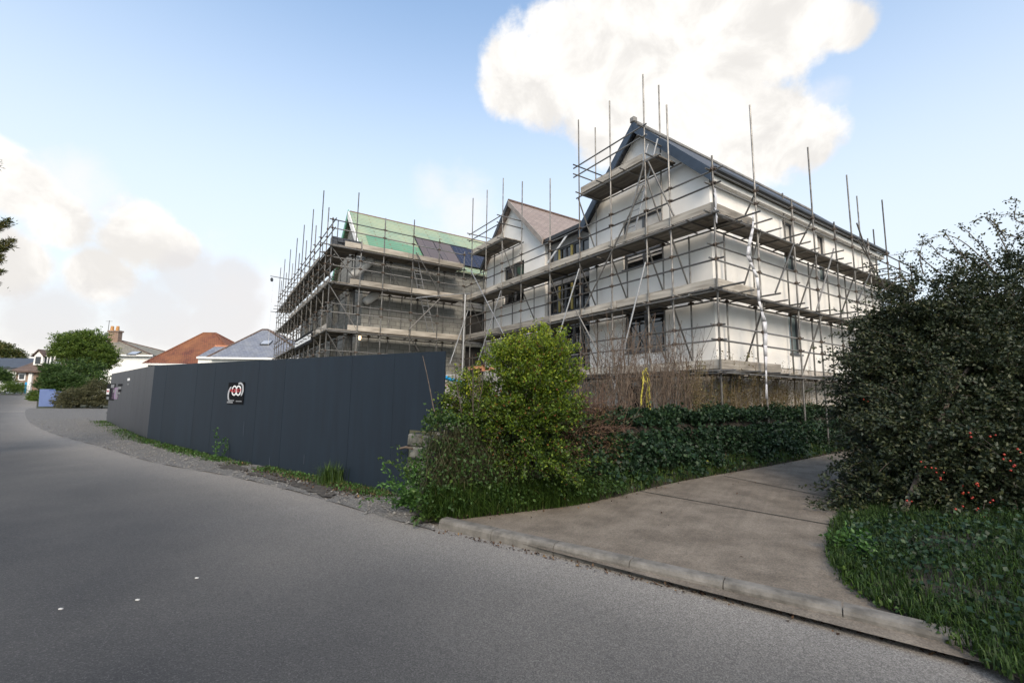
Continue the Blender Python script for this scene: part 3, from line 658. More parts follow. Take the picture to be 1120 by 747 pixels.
def plank(root, name, p, q, wdir, w_, h_, mesh):
    """board from p to q (centre line), width w_ along wdir, height h_"""
    p, q = np.asarray(p, float), np.asarray(q, float); x = Vector(q-p); L_ = x.length; x.normalize(); y = Vector(wdir).normalized(); z = x.cross(y).normalized(); y = z.cross(x)
    m = Matrix((x, y, z)).transposed().to_4x4(); o = bpy.data.objects.new(name, mesh); COL.objects.link(o); o.parent = root
    o.matrix_basis = Matrix.Translation(Vector((p+q)/2)-parent_world(root)) @ m @ Matrix.Diagonal((L_, w_, h_, 1)); return o
def standard(root, foot, top, zs, da, db, name='standard'):
    """upright tube with its couplers; da, db are the directions the couplers stick out"""
    foot, top = np.asarray(foot, float), np.asarray(top, float); lean = rng.normal(0, .012, 2); top = top+np.array([lean[0], lean[1], 0])*(top[2]/6)
    m = MB(); m.tube([foot, top], R, 8)
    for z in zs:
        if z > top[2]-.02: continue
        f = (z-foot[2])/(top[2]-foot[2]); p = foot+(top-foot)*f
        m.tube([p-np.array([0,0,.045]), p+np.array([0,0,.045])], .037, 6, 1)
        m.tube([p+np.array([0,0,.0])-da*.085, p+da*.085], .030, 5, 1)
        if rng.random() < .6: m.tube([p+np.array([0,0,-.02]), p+db*.10], .018, 5, 1)
    return m.build(name, [MT['steel'], MT['coupler']], root, uv=False)
def jit(s=.02): return float(rng.normal(0, s))

SA = thing('scaffold', W(0, 0, 0), 'tube and board scaffolding wrapped round the white gabled house, bare poles rising above its roof', 'scaffold')
SB = thing('scaffold', W(CA-1.25, -6.4, 0), 'dark cage of scaffolding round the grey blockwork wing, many thin poles on its left side', 'scaffold')
def face(root, line, inner, s_out, s_in, lifts, rails, s0, s1, sdir, odir, boards=True, toe=None, trans_step=1.1, out_ext=.18, b_w=.95, toe_gap=()):
    """one straight run of scaffold. line(s,d,z): s along the run, d = depth towards the wall"""
    sdir, odir = np.asarray(sdir), np.asarray(odir)     # unit vectors along and outward
    zs = [z for l in lifts for z in (l-.07, )]+[z for l in lifts for z in (l+.72, l+1.09)]
    for s, top in s_out: standard(root, line(s, 0, -.1), line(s, 0, top), zs if rails else [l-.07 for l in lifts], sdir, odir)
    for s, top in s_in: standard(root, line(s, inner, -.1), line(s, inner, top), [l-.07 for l in lifts], sdir, -odir)
    for l in lifts:
        for d, off in ((0, -.055), (inner, .055)):
            n = max(1, round((s1-s0)/6.4)); 
            for i in range(n):
                a = s0+(s1-s0)*i/n-(.25 if i else .18); b = s0+(s1-s0)*(i+1)/n+(.18)
                tube(root, 'ledger', line(a, d+off, l-.095+jit(.008)), line(b, d+off, l-.095+jit(.008)))
        if rails:
            for h in (.72, 1.09):
                n = max(1, round((s1-s0)/6.0))
                for i in range(n):
                    a = s0+(s1-s0)*i/n-.22+jit(.05); b = s0+(s1-s0)*(i+1)/n+.2+jit(.05)
                    tube(root, 'guard_rail', line(a, .055, l+h+jit(.012)), line(b, .055, l+h+jit(.012)))
        k = max(2, int((s1-s0)/trans_step))
        for i in range(k+1):
            s = s0+(s1-s0)*i/k+jit(.06); e = out_ext if np.isscalar(out_ext) else rng.uniform(*out_ext)
            tube(root, 'transom', line(s, -e, l-.045), line(s, inner+.08, l-.045))
        if boards:
            rows = 4; n = max(1, round((s1-s0)/4.4)); bw = (b_w-.03)/rows
            for i in range(n):
                for j in range(rows):
                    a = s0+(s1-s0)*i/n+jit(.03); b = s0+(s1-s0)*(i+1)/n+jit(.03); d = .05+bw*(j+.5)
                    plank(root, 'scaffold_board', line(a, d, l+jit(.004)), line(b, d, l+jit(.004)), odir, bw-.012, .038, BRD)
        if toe is not None and l in toe:
            t0, t1 = toe[l]; n = max(1, round((t1-t0)/3.6))
            for i in range(n):
                a = t0+(t1-t0)*i/n+.01; b = t0+(t1-t0)*(i+1)/n-.01
                plank(root, 'toe_board', line(a, .045+jit(.004), l+.135+jit(.006)), line(b, .045+jit(.004), l+.135+jit(.01)), (0,0,1), .225, .036, TOE)

LA = [2.35, 4.39, 6.38]
lineA = lambda s, d, z: W(s, d, z)
face(SA, lineA, .93, [(0,7.85),(1.27,10.02),(2.13,11.46),(3.55,11.40),(4.98,11.52),(6.66,10.0),(8.6,10.65),(10.08,11.44),(11.47,11.42),(12.87,11.5)],
     [(1.4,6.3),(2.32,11.6),(3.76,6.3),(5.15,11.65),(7.1,6.3),(8.9,6.3),(10.6,8.5),(12.3,9.4),(13.3,8.5)], LA, True, 0, 13.5, U, -V,
     toe={LA[0]:(0.05,9.5), LA[1]:(0.05,13.4), LA[2]:(0.05,13.4)}, out_ext=(.08,.28))
lineB = lambda s, d, z: W(d, s, z)
face(SA, lineB, .62, [(2.10,10.1),(4.12,7.75),(5.52,9.9),(7.12,7.72),(8.55,9.83),(9.93,7.72),(11.8,9.73),(13.17,7.45),(14.72,7.53)],
     [(1.45,6.3),(2.9,6.3),(5.0,8.4),(6.4,6.3),(7.9,6.3),(9.4,6.3),(11.2,9.98),(12.7,8.9)], LA, True, 0, 14.75, V, -U,
     toe={LA[0]:(.05,3.0), LA[1]:(.05,2.0), LA[2]:(.05,1.9)}, out_ext=(.12,.85), b_w=.62, trans_step=.85)
# gable lift
for (s0, s1, L_, nm) in ((1.75, 4.98, 8.72, 'g1'), (9.95, 12.87, 8.62, 'g2')):
    for d in (0, .93): tube(SA, 'ledger', W(s0-.2, d, L_-.095), W(s1+.2, d, L_-.095))
    for i in range(4): tube(SA, 'transom', W(s0+.1+(s1-s0-.2)*i/3, -.3, L_-.045), W(s0+.1+(s1-s0-.2)*i/3, 1.0, L_-.045))
    for j in range(4): plank(SA, 'scaffold_board', W(s0, .05+.225*(j+.5), L_), W(s1+.05, .05+.225*(j+.5), L_), V, .213, .038, BRD)
    plank(SA, 'toe_board', W(s0+(.5 if nm == 'g1' else .1), .045, L_+.135), W(s1, .045, L_+.135), (0,0,1), .225, .036, TOE)
    for h in (.72, 1.06):
        tube(SA, 'guard_rail', W(s0+.25, -.04, L_+h), W(s1+.3, -.04, L_+h)); tube(SA, 'guard_rail', W(s1+.02, -.3, L_+h-.05), W(s1+.02, 1.15, L_+h-.05))
        tube(SA, 'guard_rail', W(2.13 if nm == 'g1' else 10.08, -.3, L_+h-.05), W(2.13 if nm == 'g1' else 10.08, 1.1, L_+h-.05))
# ledger braces, facade braces, rakers
for s, z0, z1 in ((1.27,4.45,6.3),(2.13,6.45,8.6),(3.55,4.45,6.3),(4.98,6.45,8.6),(4.98,4.45,6.3),(6.66,4.45,6.3),(8.6,4.45,6.3),(10.08,6.45,8.5),(1.27,2.4,4.3),(4.98,2.4,4.3),(2.13,4.45,6.3),(2.13,2.4,4.3),(8.6,2.4,4.3),(12.87,4.45,6.3)):
    tube(SA, 'ledger_brace', W(s+.06, -.05, z1), W(s+.06, .95, z0))
for s, z0, z1 in ((2.10,4.45,6.3),(5.52,4.45,6.3),(8.55,4.45,6.3),(11.8,4.45,6.3),(2.10,2.4,4.3),(5.52,2.4,4.3),(8.55,2.4,4.3),(5.52,6.4,7.6),(2.1,6.4,7.6)):
    tube(SA, 'ledger_brace', W(-.05, s+.06, z1), W(.66, s+.06, z0))
def brA(x0, y0, x1, y1, d0=-.07, d1=-.07, mesh=None, r=R, nm='facade_brace'):
    a0, z0 = onA(x0, y0, d0); a1, z1 = onA(x1, y1, d1); tube(SA, nm, W(a0, d0, z0), W(a1, d1, z1), r, mesh)
brA(703.7,203,638.8,338); brA(630,339.5,682,438); brA(706,287,669,436,-.10,-.75,CYLB,.026,'raker'); brA(633.5,294,610,372,-.10,-.6,CYLB,.026,'raker')
brA(515,296,552,368,-.08,-.08,CYLB); brA(548,318,521,402,-.10,-.7,CYLB,.026,'raker'); brA(709,177,737,236); brA(705,176,683,262)
for x0, y0, x1, y1 in ((868,267,848,320),(912,272,893,340),(938,262,970,318),(955,290,938,330)):
    a0, z0 = onB(x0, y0, -.07); a1, z1 = onB(x1, y1, -.07); tube(SA, 'facade_brace', W(-.07, a0, z0), W(-.07, a1, z1))
tube(SA, 'facade_brace', W(-.1, onB(937,244,-.1)[0], onB(937,244,-.1)[1]), W(-.1, onB(957,302,-.1)[0], onB(957,302,-.1)[1]))
# spare board standing on the middle lift
plank(SA, 'stored_board', W(2.3,.5,4.58), W(4.4,.5,4.56), (0,0,1), .22, .04, BRD)
plank(SA, 'stored_board', W(9.9,.5,4.58), W(11.7,.5,4.57), (0,0,1), .22, .04, BRD)

# block wing scaffold
LC = [2.35, 4.37, 6.40, 8.03]
aC = CA-1.25
lineC = lambda s, d, z: W(aC+d, s, z)
face(SB, lineC, 1.0, [(-.1,8.9),(-1.46,9.3),(-2.8,9.95),(-4.18,9.7),(-5.2,8.4)], [(-.7,8.0),(-2.1,8.0),(-3.5,8.0),(-4.4,8.0),(-5.3,8.0)], LC, True, -6.4, -.15, V, -U,
     toe={LC[1]:(-5.6,-.1), LC[2]:(-5.6,-.1), LC[3]:(-5.9,-.1)}, out_ext=(.06,.2))
bD = -6.42
lineD = lambda s, d, z: W(s, bD+d, z)
tops = [9.2]+[t for i in range(15) for t in ([11.48] if i % 2 else [10.15])]
soD = [(aC+1.36*i, tops[i]+(.0 if i else 0)) for i in range(15)]; siD = [(aC+.7+1.36*i, 8.9 if i % 3 else 10.9) for i in range(14)]
face(SB, lineD, 1.15, soD, siD, LC, True, aC, aC+19.3, U, -V, toe={LC[1]:(aC+.4,aC+9), LC[2]:(aC+.4,aC+12), LC[3]:(aC+3,aC+14)}, out_ext=(.05,.5), trans_step=1.36)
tube(SB, 'standard', W(aC, -7.4, -.1), W(aC, -7.4, 8.9)) if False else None
for i in range(0, 14, 2):
    s = aC+1.36*i
    for z0, z1 in ((4.45,6.3),(6.45,7.95),(2.4,4.3)): tube(SB, 'ledger_brace', W(s+.05, bD-.05, z1), W(s+.05, bD+1.2, z0))
def brC(x0, y0, x1, y1, d0=-.07, d1=-.07, mesh=None, r=R, nm='facade_brace'):
    b0, z0 = onB(x0, y0, aC+d0); b1, z1 = onB(x1, y1, aC+d1); tube(SB, nm, W(aC+d0, b0, z0), W(aC+d1, b1, z1), r, mesh)
brC(455,276,481,320); brC(481,327,447,361); brC(447,366,458,384); brC(514,333,492,398,-.1,-.7,CYLB,.026,'raker'); brC(418,283,440,318,.9,.9); brC(440,322,438,360,.9,.9)
tube(SB, 'raker', W(*[aC-.2, onB(509,322,aC-.2)[0], onB(509,322,aC-.2)[1]]), W(aC-.45, onB(505,400,aC-.45)[0], .2), .045, CYLB)
tube(SB, 'handrail', W(aC-.1, onB(455,326,aC-.1)[0], onB(455,326,aC-.1)[1]), W(aC-.1, onB(509,321,aC-.1)[0], onB(509,321,aC-.1)[1]), R, CYLB)
tube(SB, 'handrail', W(aC-.1, onB(509,321,aC-.1)[0], onB(509,321,aC-.1)[1]), W(aC-1.2, .55, 6.52), R, CYLB)

# ---- ladders
def ladder(label, foot, head, wdir, group=None, w_=.36):
    t = thing('ladder', foot, label, 'ladder', group); foot, head, wd = np.asarray(foot, float), np.asarray(head, float), nrm(np.asarray(wdir, float)); d = head-foot; L_ = np.linalg.norm(d)
    for s in (-1, 1): tube(t, 'stile', foot+wd*s*w_/2, head+wd*s*w_/2, .026, CYLB)
    for i in range(1, int(L_/.27)): tube(t, 'rung', foot+d*(i*.27/L_)-wd*w_/2, foot+d*(i*.27/L_)+wd*w_/2, .014, CYLB)
    return t
ladder('aluminium ladder leaning on the tall front gable, rising past its top working platform', W(*[onA(686,262,.25)[0], .25, 6.42]), W(onA(714,155,.55)[0], .55, onA(714,155,.55)[1]), U)
ladder('upper silver ladder against the grey blockwork, from middle to top boards', W(aC+.55, onB(462,320,aC+.55)[0], 6.44), W(aC+.25, onB(453,281,aC+.25)[0], 8.25), V, w_=.32)
ladder('lower silver ladder against the grey blockwork, below the middle boards', W(aC+.6, onB(473,363,aC+.6)[0], 4.41), W(aC+.3, onB(463,322,aC+.3)[0], 6.42), V, w_=.32)

# ---- things on the scaffold
m = MB(); pts = [(824,232),(823,243),(822,251),(820,260),(818.5,270),(818,280),(821,287),(824,295),(826.5,304),(828,318),(829.5,330),(833,341),(836,352),(837,365),(836,378),(836.5,390),(837,405),(838,420),(838,436)]
L3 = []
for i, (x, y) in enumerate(pts):
    b_, z_ = onB(x, y, -.16); wv = .058*(1-.35*math.sin(i*1.3)**2); an = .5*math.sin(i*.9)
    L3.append((W(-.16-math.sin(an)*wv, b_-math.cos(an)*wv, z_), W(-.16+math.sin(an)*wv, b_+math.cos(an)*wv, z_), W(-.20+math.cos(i*1.1)*.025, b_, z_)))
for p, q in zip(L3[:-1], L3[1:]): m.quad(p[0], p[2], q[2], q[0]); m.quad(p[2], p[1], q[1], q[2])
st = m.build('plastic_strip', MT['plastic'], fix=False, smooth=True); sm = st.modifiers.new('t', 'SOLIDIFY'); sm.thickness = .012
tag(st, 'long twisted strip of white plastic hanging down the right-hand scaffold face', 'plastic strip')
m = MB(); b0 = onB(779,218,-.05)[0]
for i in range(7):
    z = 6.95-i*.13; m.quad(W(-.06+.02*math.sin(i*2), -.03, z), W(-.06-.02*math.sin(i), .04, z-.02), W(-.06+.02*math.cos(i*2), .045, z-.15), W(-.06, -.02, z-.13))
st = m.build('plastic_wrap', MT['plastic'], fix=False); sm = st.modifiers.new('t', 'SOLIDIFY'); sm.thickness = .012; tag(st, 'short scrap of white plastic tied to the corner pole of the gabled house', 'plastic strip')
# white offcut leaning behind the rails of the glazed link
a0, z0 = onA(598.5,288,.3); a1, z1 = onA(620,257,.3); m = MB(); m.prism([W(a0-.07,.3,z0), W(a0+.07,.3,z0), W(a1+.07,.3,z1), W(a1-.07,.3,z1)], V*.03); tag(m.build('white_board', MT['white']), 'thin white board leaning at a slant in front of the glazed link', 'board')
# slate stacks on the block wing's top boards
for x, lab in ((372,'stack of dark roof slates nearest the outer corner on the block wing top boards'), (386,'stack of dark roof slates beside the white verge on the block wing top boards')):
    b_, _ = onB(x, 262, aC+.3); t = thing('slate_stack', W(aC+.35, b_, LC[3]+.02), lab, 'slates', 'stacks of dark roof slates')
    for i in range(3):
        m = MB()
        for j in range(5): m.box(-.04+.0, .0,0,0,0,0) if False else m.box(aC+.15+jit(.015), aC+.5+jit(.015), b_-.36+i*.245, b_-.36+i*.245+.225, LC[3]+.022+j*.075, LC[3]+.022+j*.075+.070, W)
        m.build('slates', MT['dkslate'], t)
# sheeted rolls slanting at the wall end
for (x0, y0, x1, y1, r_, lab) in ((384,303,407,284,.21,'pale grey rolled sheet slanting up against the left end of the blockwork, upper lift'), (399,331,413,321,.20,'pale grey rolled sheet slanting up against the left end of the blockwork, middle lift')):
    p = np.array(W(aC+1.0, *onB(x0, y0, aC+1.0))); q = np.array(W(aC+1.0, *onB(x1, y1, aC+1.0))); m = MB()
    m.tube([p+(q-p)*f for f in np.linspace(0, 1, 7)], [r_*.75, r_*.95, r_, r_*.97, r_*1.02, r_, r_*.9], 12); tag(m.build('sheet_roll', MT['soffit'], smooth=True), lab, 'sheet roll')
# sign on the left-hand scaffold face
b_ = bD-.08; s0, z1 = onA(342,368,b_); s1, z0 = onA(322.5,379,b_)
t = thing('site_sign', W(s0, b_, z0), 'white lettered sign in a black surround fixed low on the left scaffold face', 'sign')
lo, hi = min(s0, s1), max(s0, s1); zt, zb = onA(332,367,b_)[1], onA(332,378.5,b_)[1]
m = MB(); m.box(lo,hi,b_-.02,b_,zb,zt,W); m.build('sign_board', MT['black'], t)
m = MB(); m.box(lo+.4,hi-.15,b_-.026,b_-.021,zb+.14,zt-.14,W); m.build('sign_face', MT['white'], t)
m = MB()
for i in range(9):
    q = lo+.7+(hi-lo-1.1)*i/9; m.box(q,q+(hi-lo-1)/14,b_-.032,b_-.027,zb+.24+(i % 3)*.03,zt-.24-(i % 2)*.05,W)
m.build('lettering', MT['greyp'], t)
# gin wheel arm with its rope
sA_, zA = onA(296,302,bD-.5); t = thing('hoist_arm', W(sA_, bD-.5, zA), 'thin hoist arm with a pulley sticking out left of the scaffolding', 'hoist')
se, ze = onA(318,306,bD); tube(t, 'arm', W(se, bD, ze), W(sA_, bD-.5, zA), .03)
q = W(sA_, bD-.5, zA); qq = at(297.3,306,q[1]); m = MB(); m.tube([qq-np.array([.04,0,.0]), qq+np.array([.04,0,0])], .16, 10); m.build('pulley', MT['dark_metal'], t)
m = MB(); m.tube([qq+np.array([.12,0,-.1]), qq+np.array([.12,0,-5.5])], .010, 4); m.build('rope', MT['soffit'], t)
# small lamp
p = np.array(W(aC+.9, *onB(393.5,369.5,aC+.9))); t = thing('work_lamp', p, 'small glowing site lamp under the lowest boards of the block wing', 'lamp')
m = MB(); m.tube([p+np.array([0,0,-.10]), p, p+np.array([0,0,.10])], [.04,.075,.05], 10); m.build('lamp_glass', MT['lamp'], t, smooth=True)
m = MB(); m.tube([p+np.array([0,0,.10]), p+np.array([0,0,.2])], .06, 8); m.build('lamp_cap', MT['dark_metal'], t)

# ------------------------------------------------------------------ dark site hoarding
HA = np.array([-1.93, 7.71, 0]); HB = np.array([-11.81, 14.98, 0]); HD = nrm(HB-HA); HN = np.array([-HD[1], HD[0], 0]); HN = HN if HN@(-HA) > 0 else -HN   # HN faces the lane
HL = float(np.linalg.norm(HB-HA))
def onH(x, y, o=HA, n=HN, d=HD):
    r = ray(x, y); t = ((o-EYEP)@n)/(r@n); q = EYEP+r*t; return float((q-o)@d), float(q[2])
def Hp(s, z, d=0., o=HA, dd=HD, n=HN): return o+dd*s+n*d+np.array([0, 0, z])
HO = thing('site_hoarding', Hp(HL/2, 0), 'long dark navy painted timber hoarding running along the lane in front of the building site', 'hoarding')
se, ztop = onH(487, 384); _, zl = onH(160, 400.5); sn, zn = onH(447, 470)
def topz(s): return ztop+(zl-ztop)*(s-se)/(HL-se)
def wob(k): return .0025*math.sin(k*2.1)
# right-hand end panel, notched over the stone wall
m = MB(); sb_ = onH(427, 500)[0]
m.prism([Hp(se,zn), Hp(sn,zn), Hp(sn,-.05), Hp(sb_-.003,-.05), Hp(sb_-.003,topz(sb_)), Hp(se,topz(se))], HN*-.02); m.build('panel', MT['hoard'], HO)
edges = list(np.arange(sb_, HL-.6, 1.22))+[HL]
for k, (a, b) in enumerate(zip(edges[:-1], edges[1:])):
    m = MB(); z0 = lambda s: float(hgt(*(Hp(s, 0)[:2])))-.05
    m.prism([Hp(a+.002,z0(a),wob(k)), Hp(b-.002,z0(b),wob(k)), Hp(b-.002,topz(b)+wob(k)*.6,wob(k)), Hp(a+.002,topz(a)+wob(k)*.6,wob(k))], HN*-.02); m.build('panel', MT['hoard'], HO)
    if k % 2 == 0:
        m = MB(); c = (a+b)/2
        for s in (a, ): m.prism([Hp(s-.05,z0(s),-.03), Hp(s+.05,z0(s),-.03), Hp(s+.05,topz(s)-.1,-.03), Hp(s-.05,topz(s)-.1,-.03)], HN*-.09)
        m.build('post', MT['bark'], HO)
m = MB(); m.prism([Hp(se+.05,1.9,-.03), Hp(HL,1.9,-.03), Hp(HL,2.0,-.03), Hp(se+.05,2.0,-.03)], HN*-.05); m.build('rail', MT['bark'], HO)
# second leg beyond the bend
B2 = HB.copy(); e2 = g(116, 461); D2 = nrm(np.array([e2[0]-B2[0], e2[1]-B2[1], 0])); N2 = np.array([-D2[1], D2[0], 0]); N2 = N2 if N2@(-B2) > 0 else -N2
L2 = float(np.linalg.norm((e2-B2)[:2]))
HP2 = lambda s, z, d=0.: Hp(s, z, d, B2, D2, N2)
zl2 = onH(118, 409.5, B2, N2, D2)[1]
MT['hoard2'] = mat('weathered_hoarding_paint', srgb(40,42,48), srgb(52,54,60), 2.2, .5, .04, 8, rnd=.06, stretch=(2.5,2.5,.3))
n2 = 8
for k in range(n2):
    a, b = L2*k/n2, L2*(k+1)/n2; z0 = lambda s: float(hgt(*HP2(s, 0)[:2]))-.05; zt = lambda s: topz(HL)+(zl2-topz(HL))*s/L2
    m = MB(); m.prism([HP2(a+.004,z0(a)), HP2(b-.004,z0(b)), HP2(b-.004,zt(b)), HP2(a+.004,zt(a))], N2*-.02); m.build('panel', MT['hoard2'], HO)
# faint drips and scuffs on the paint (own shape)
MT['scuff'] = mat('pale_scuff', srgb(58,66,78), srgb(60,68,82), 30, .7)
m = MB()
for (x, y, h_) in ((267,468,.18),(295,508,.16),(333,502,.10),(272,508,.12),(250,494,.16),(322,530,.12)):
    s, z = onH(x, y); m.prism([Hp(s-.008,z-h_,.008), Hp(s+.008,z-h_,.008), Hp(s+.012,z+h_,.008), Hp(s-.004,z+h_*.7,.008)], HN*.002)
m.build('paint_scuffs', MT['scuff'], HO, uv=False)

MT['paleg'] = mat('pale_grey_print', (.38, .39, .41), None, 3, .6)
# poster on the long leg
s0, z1 = onH(268.5, 418); s1, z0 = onH(249, 441.5); T = thing('poster', Hp((s0+s1)/2, z0, .01), 'square black poster with white rings and red lettering on the navy hoarding', 'poster')
pw, ph = s1-s0, z1-z0
PX = lambda u_, v_, d=0.: Hp(s1-pw*u_, z0+ph*v_, .012+d)       # u from left to right as read
m = MB(); m.prism([PX(0,0), PX(1,0), PX(1,1), PX(0,1)], HN*.006); m.build('backing', MT['black'], T)
def ring(cu, cv, ru, rv, tw, d, mname, nm, a0=0, a1=360):
    m = MB(); n = 26; th = np.radians(np.linspace(a0, a1, n+1))
    for p, q in zip(th[:-1], th[1:]):
        c = [PX(cu+math.cos(p)*ru, cv+math.sin(p)*rv, d), PX(cu+math.cos(q)*ru, cv+math.sin(q)*rv, d), PX(cu+math.cos(q)*(ru-tw), cv+math.sin(q)*(rv-tw), d), PX(cu+math.cos(p)*(ru-tw), cv+math.sin(p)*(rv-tw), d)]
        m.prism(c, HN*.0015)
    m.build(nm, MT[mname], T, uv=False)
ring(.42,.62,.17,.24,.065,.010,'white','ring'); ring(.68,.62,.17,.24,.065,.0125,'white','ring')
ring(.74,.66,.24,.34,.085,.007,'paleg','arc',-60,120); ring(.24,.42,.24,.40,.085,.007,'paleg','arc',100,250)
def letters(strokes, x0, y0, wch, hch, mname, d, name='lettering'):
    """simple stroke lettering: strokes is a list of per-letter segment lists in a unit box"""
    m = MB()
    for i, segs in enumerate(strokes):
        for (ax, ay, bx_, by) in segs:
            a = np.array([x0+(i+ax*.75)*wch, y0+ay*hch]); b = np.array([x0+(i+bx_*.75)*wch, y0+by*hch]); dv = b-a; dv = dv/(np.linalg.norm(dv)+1e-9); pv = np.array([-dv[1], dv[0]])*hch*.11
            m.prism([PX(*(a+pv),d), PX(*(b+pv),d), PX(*(b-pv),d), PX(*(a-pv),d)], HN*.0015)
    m.build(name, MT[mname], T, uv=False)
H_l = [(0,0,0,1),(1,0,1,1),(0,.5,1,.5)]; O_l = [(0,0,0,1),(0,1,1,1),(1,1,1,0),(1,0,0,0)]; S_l = [(1,1,0,1),(0,1,0,.5),(0,.5,1,.5),(1,.5,1,0),(1,0,0,0)]; T_l = [(0,1,1,1),(.5,1,.5,0)]; N_l = [(0,0,0,1),(0,1,1,0),(1,0,1,1)]; E_l = [(0,0,0,1),(0,1,1,1),(0,.5,.8,.5),(0,0,1,0)]
letters([N_l,O_l,O_l,S_l,T_l], .16, .56, .148, .12, 'red', .015)
m = MB(); m.prism([PX(0,.03,.008), PX(.38,.03,.008), PX(.38,.12,.008), PX(0,.12,.008)], HN*.0015); m.prism([PX(.06,.12,.008), PX(.45,.14,.008), PX(.45,.19,.008), PX(.06,.19,.008)], HN*.0015); m.prism([PX(.56,.11,.008), PX(.92,.11,.008), PX(.92,.16,.008), PX(.56,.16,.008)], HN*.0015); m.build('caption_bar', MT['greyp'], T, uv=False)
# small notices on the weathered leg
H2 = lambda x, y: onH(x, y, B2, N2, D2)
def notice(px, label, parts, cat='notice'):
    x0, y0, x1, y1 = px; sa, za = H2(x0, y0); sb, zb = H2(x1, y1); t = thing('notice', HP2((sa+sb)/2, zb, .01), label, cat)
    for (u0, v0, u1, v1, mn, nm, d) in parts:
        q = lambda u_, v_: HP2(sa+(sb-sa)*u_, zb+(za-zb)*v_, .006+d)
        m = MB(); m.prism([q(u0,v0), q(u1,v0), q(u1,v1), q(u0,v1)], N2*.004); m.build(nm, MT[mn], t, uv=False)
notice((118,420,124.5,438), 'tall dark notice with white edges nearest the far end of the hoarding', [(0,0,1,1,'black','backing',0),(.0,.35,.35,.7,'white','panel',.005),(.1,.05,.4,.2,'greyp','strip',.005),(.5,.75,.9,.95,'greyp','strip',.005),(.05,.5,.3,.6,'red','mark',.01)])
notice((123.5,424,128.5,436.5), 'purple printed notice in the middle of the weathered hoarding leg', [(0,0,1,1,'purple','backing',0),(.2,.55,.45,.85,'greyp','strip',.005),(.7,.1,.95,.9,'greyp','strip',.005)])
notice((129.5,420,132.8,431), 'narrow black and grey notice to the right of the purple one', [(0,.78,1,1,'black','backing',0),(.1,.5,.8,.72,'greyp','strip',0),(0,.22,.9,.45,'black','backing',.0),(.1,0,.7,.18,'greyp','strip',0)])
notice((139.8,413.8,142.2,416.2), 'tiny white sticker high on the weathered hoarding leg', [(0,0,1,1,'white','face',0)], 'sticker')
notice((139.6,419.5,141.2,421), 'tiny grey sticker under the white one on the weathered hoarding leg', [(0,0,1,1,'greyp','face',0)], 'sticker')

# ------------------------------------------------------------------ stone wall stub under the end panel
def rock(mb, c, sx, sy, sz, d, seed):
    r = np.random.default_rng(seed); n = np.array([-d[1], d[0], 0]); vs = []
    for k in ((-1,-1,-1),(1,-1,-1),(1,1,-1),(-1,1,-1),(-1,-1,1),(1,-1,1),(1,1,1),(-1,1,1)):
        j = r.uniform(.72, 1.0, 3); vs.append(c+d*sx*k[0]*j[0]+n*sy*k[1]*j[1]+np.array([0,0,sz*k[2]*j[2]]))
    mb.hexa(vs)
m = MB(); k = 0
sA0 = sn+.02
for row in range(5):
    z = .10+row*(zn-.06)/5
    for c in range(3):
        s = sA0-.16-c*.36-(row % 2)*.12
        rock(m, Hp(s, z, -.12+rng.uniform(-.03,.03)), .185, .16, (zn-.02)/9.4, HD, k); k += 1
tag(m.build('stone_wall', MT['stone'], bevel=.025), 'rough stone wall end under the notched end of the navy hoarding', 'wall')
# branch stub resting on it
m = MB(); p = Hp(sA0+.06, zn*.72, .10); m.tube([p, p-HD*.15+np.array([0,0,.03]), p-HD*.3+np.array([0,0,.02])], [.018,.02,.016], 6); tag(m.build('dead_branch', MT['twig']), 'pale dead branch stub on the stone wall by the hoarding', 'branch')

# ------------------------------------------------------------------ earth bank carrying the hedge along the drive
BF = resample(smoothline([g(*q)[:2] for q in [(452,574),(490,574),(560,566),(640,557),(700,542),(760,527),(850,511),(930,493),(960,486)]], 1), 60)
BF = np.vstack([BF, BF[-1]+DV*2, BF[-1]+DV*5])
tgn = np.gradient(BF, axis=0); tgn /= np.linalg.norm(tgn, axis=1, keepdims=True); bn = np.stack([-tgn[:, 1], tgn[:, 0]], 1)
bn = np.where((bn@np.array([-.55, .83]))[:, None] > 0, bn, -bn)
bs = np.r_[0, np.cumsum(np.linalg.norm(np.diff(BF, axis=0), axis=1))]; BLN = bs[-1]
def bank(s, d, z=None):
    """point on the bank: s metres along the foot, d metres back"""
    q = np.array([np.interp(s, bs, BF[:, 0]), np.interp(s, bs, BF[:, 1])]); n = np.array([np.interp(s, bs, bn[:, 0]), np.interp(s, bs, bn[:, 1])]); q = q+n/np.linalg.norm(n)*d
    return np.array([q[0], q[1], z if z is not None else 0.])
prof = [(0.0,.03),(.10,.16),(.28,.30),(.42,.75),(.52,1.08),(.68,1.16),(.95,1.14),(1.15,.9),(1.35,-.05)]
m = MB(); ns = 90; vv = []
for i in range(ns):
    s = BLN*i/(ns-1); e = min(1, .55+s/1.2)
    for d, z in prof: vv.append(bank(s, d+rng.normal(0,.025), max(-.05, z*e+rng.normal(0,.03) if z > 0 else z)))
k = len(prof); m.add(vv, [(i*k+j, i*k+j+1, (i+1)*k+j+1, (i+1)*k+j) for i in range(ns-1) for j in range(k-1)]); m.poly(vv[:k])
struct(m.build('hedge_bank', MT['earth'], smooth=True, uv=False))
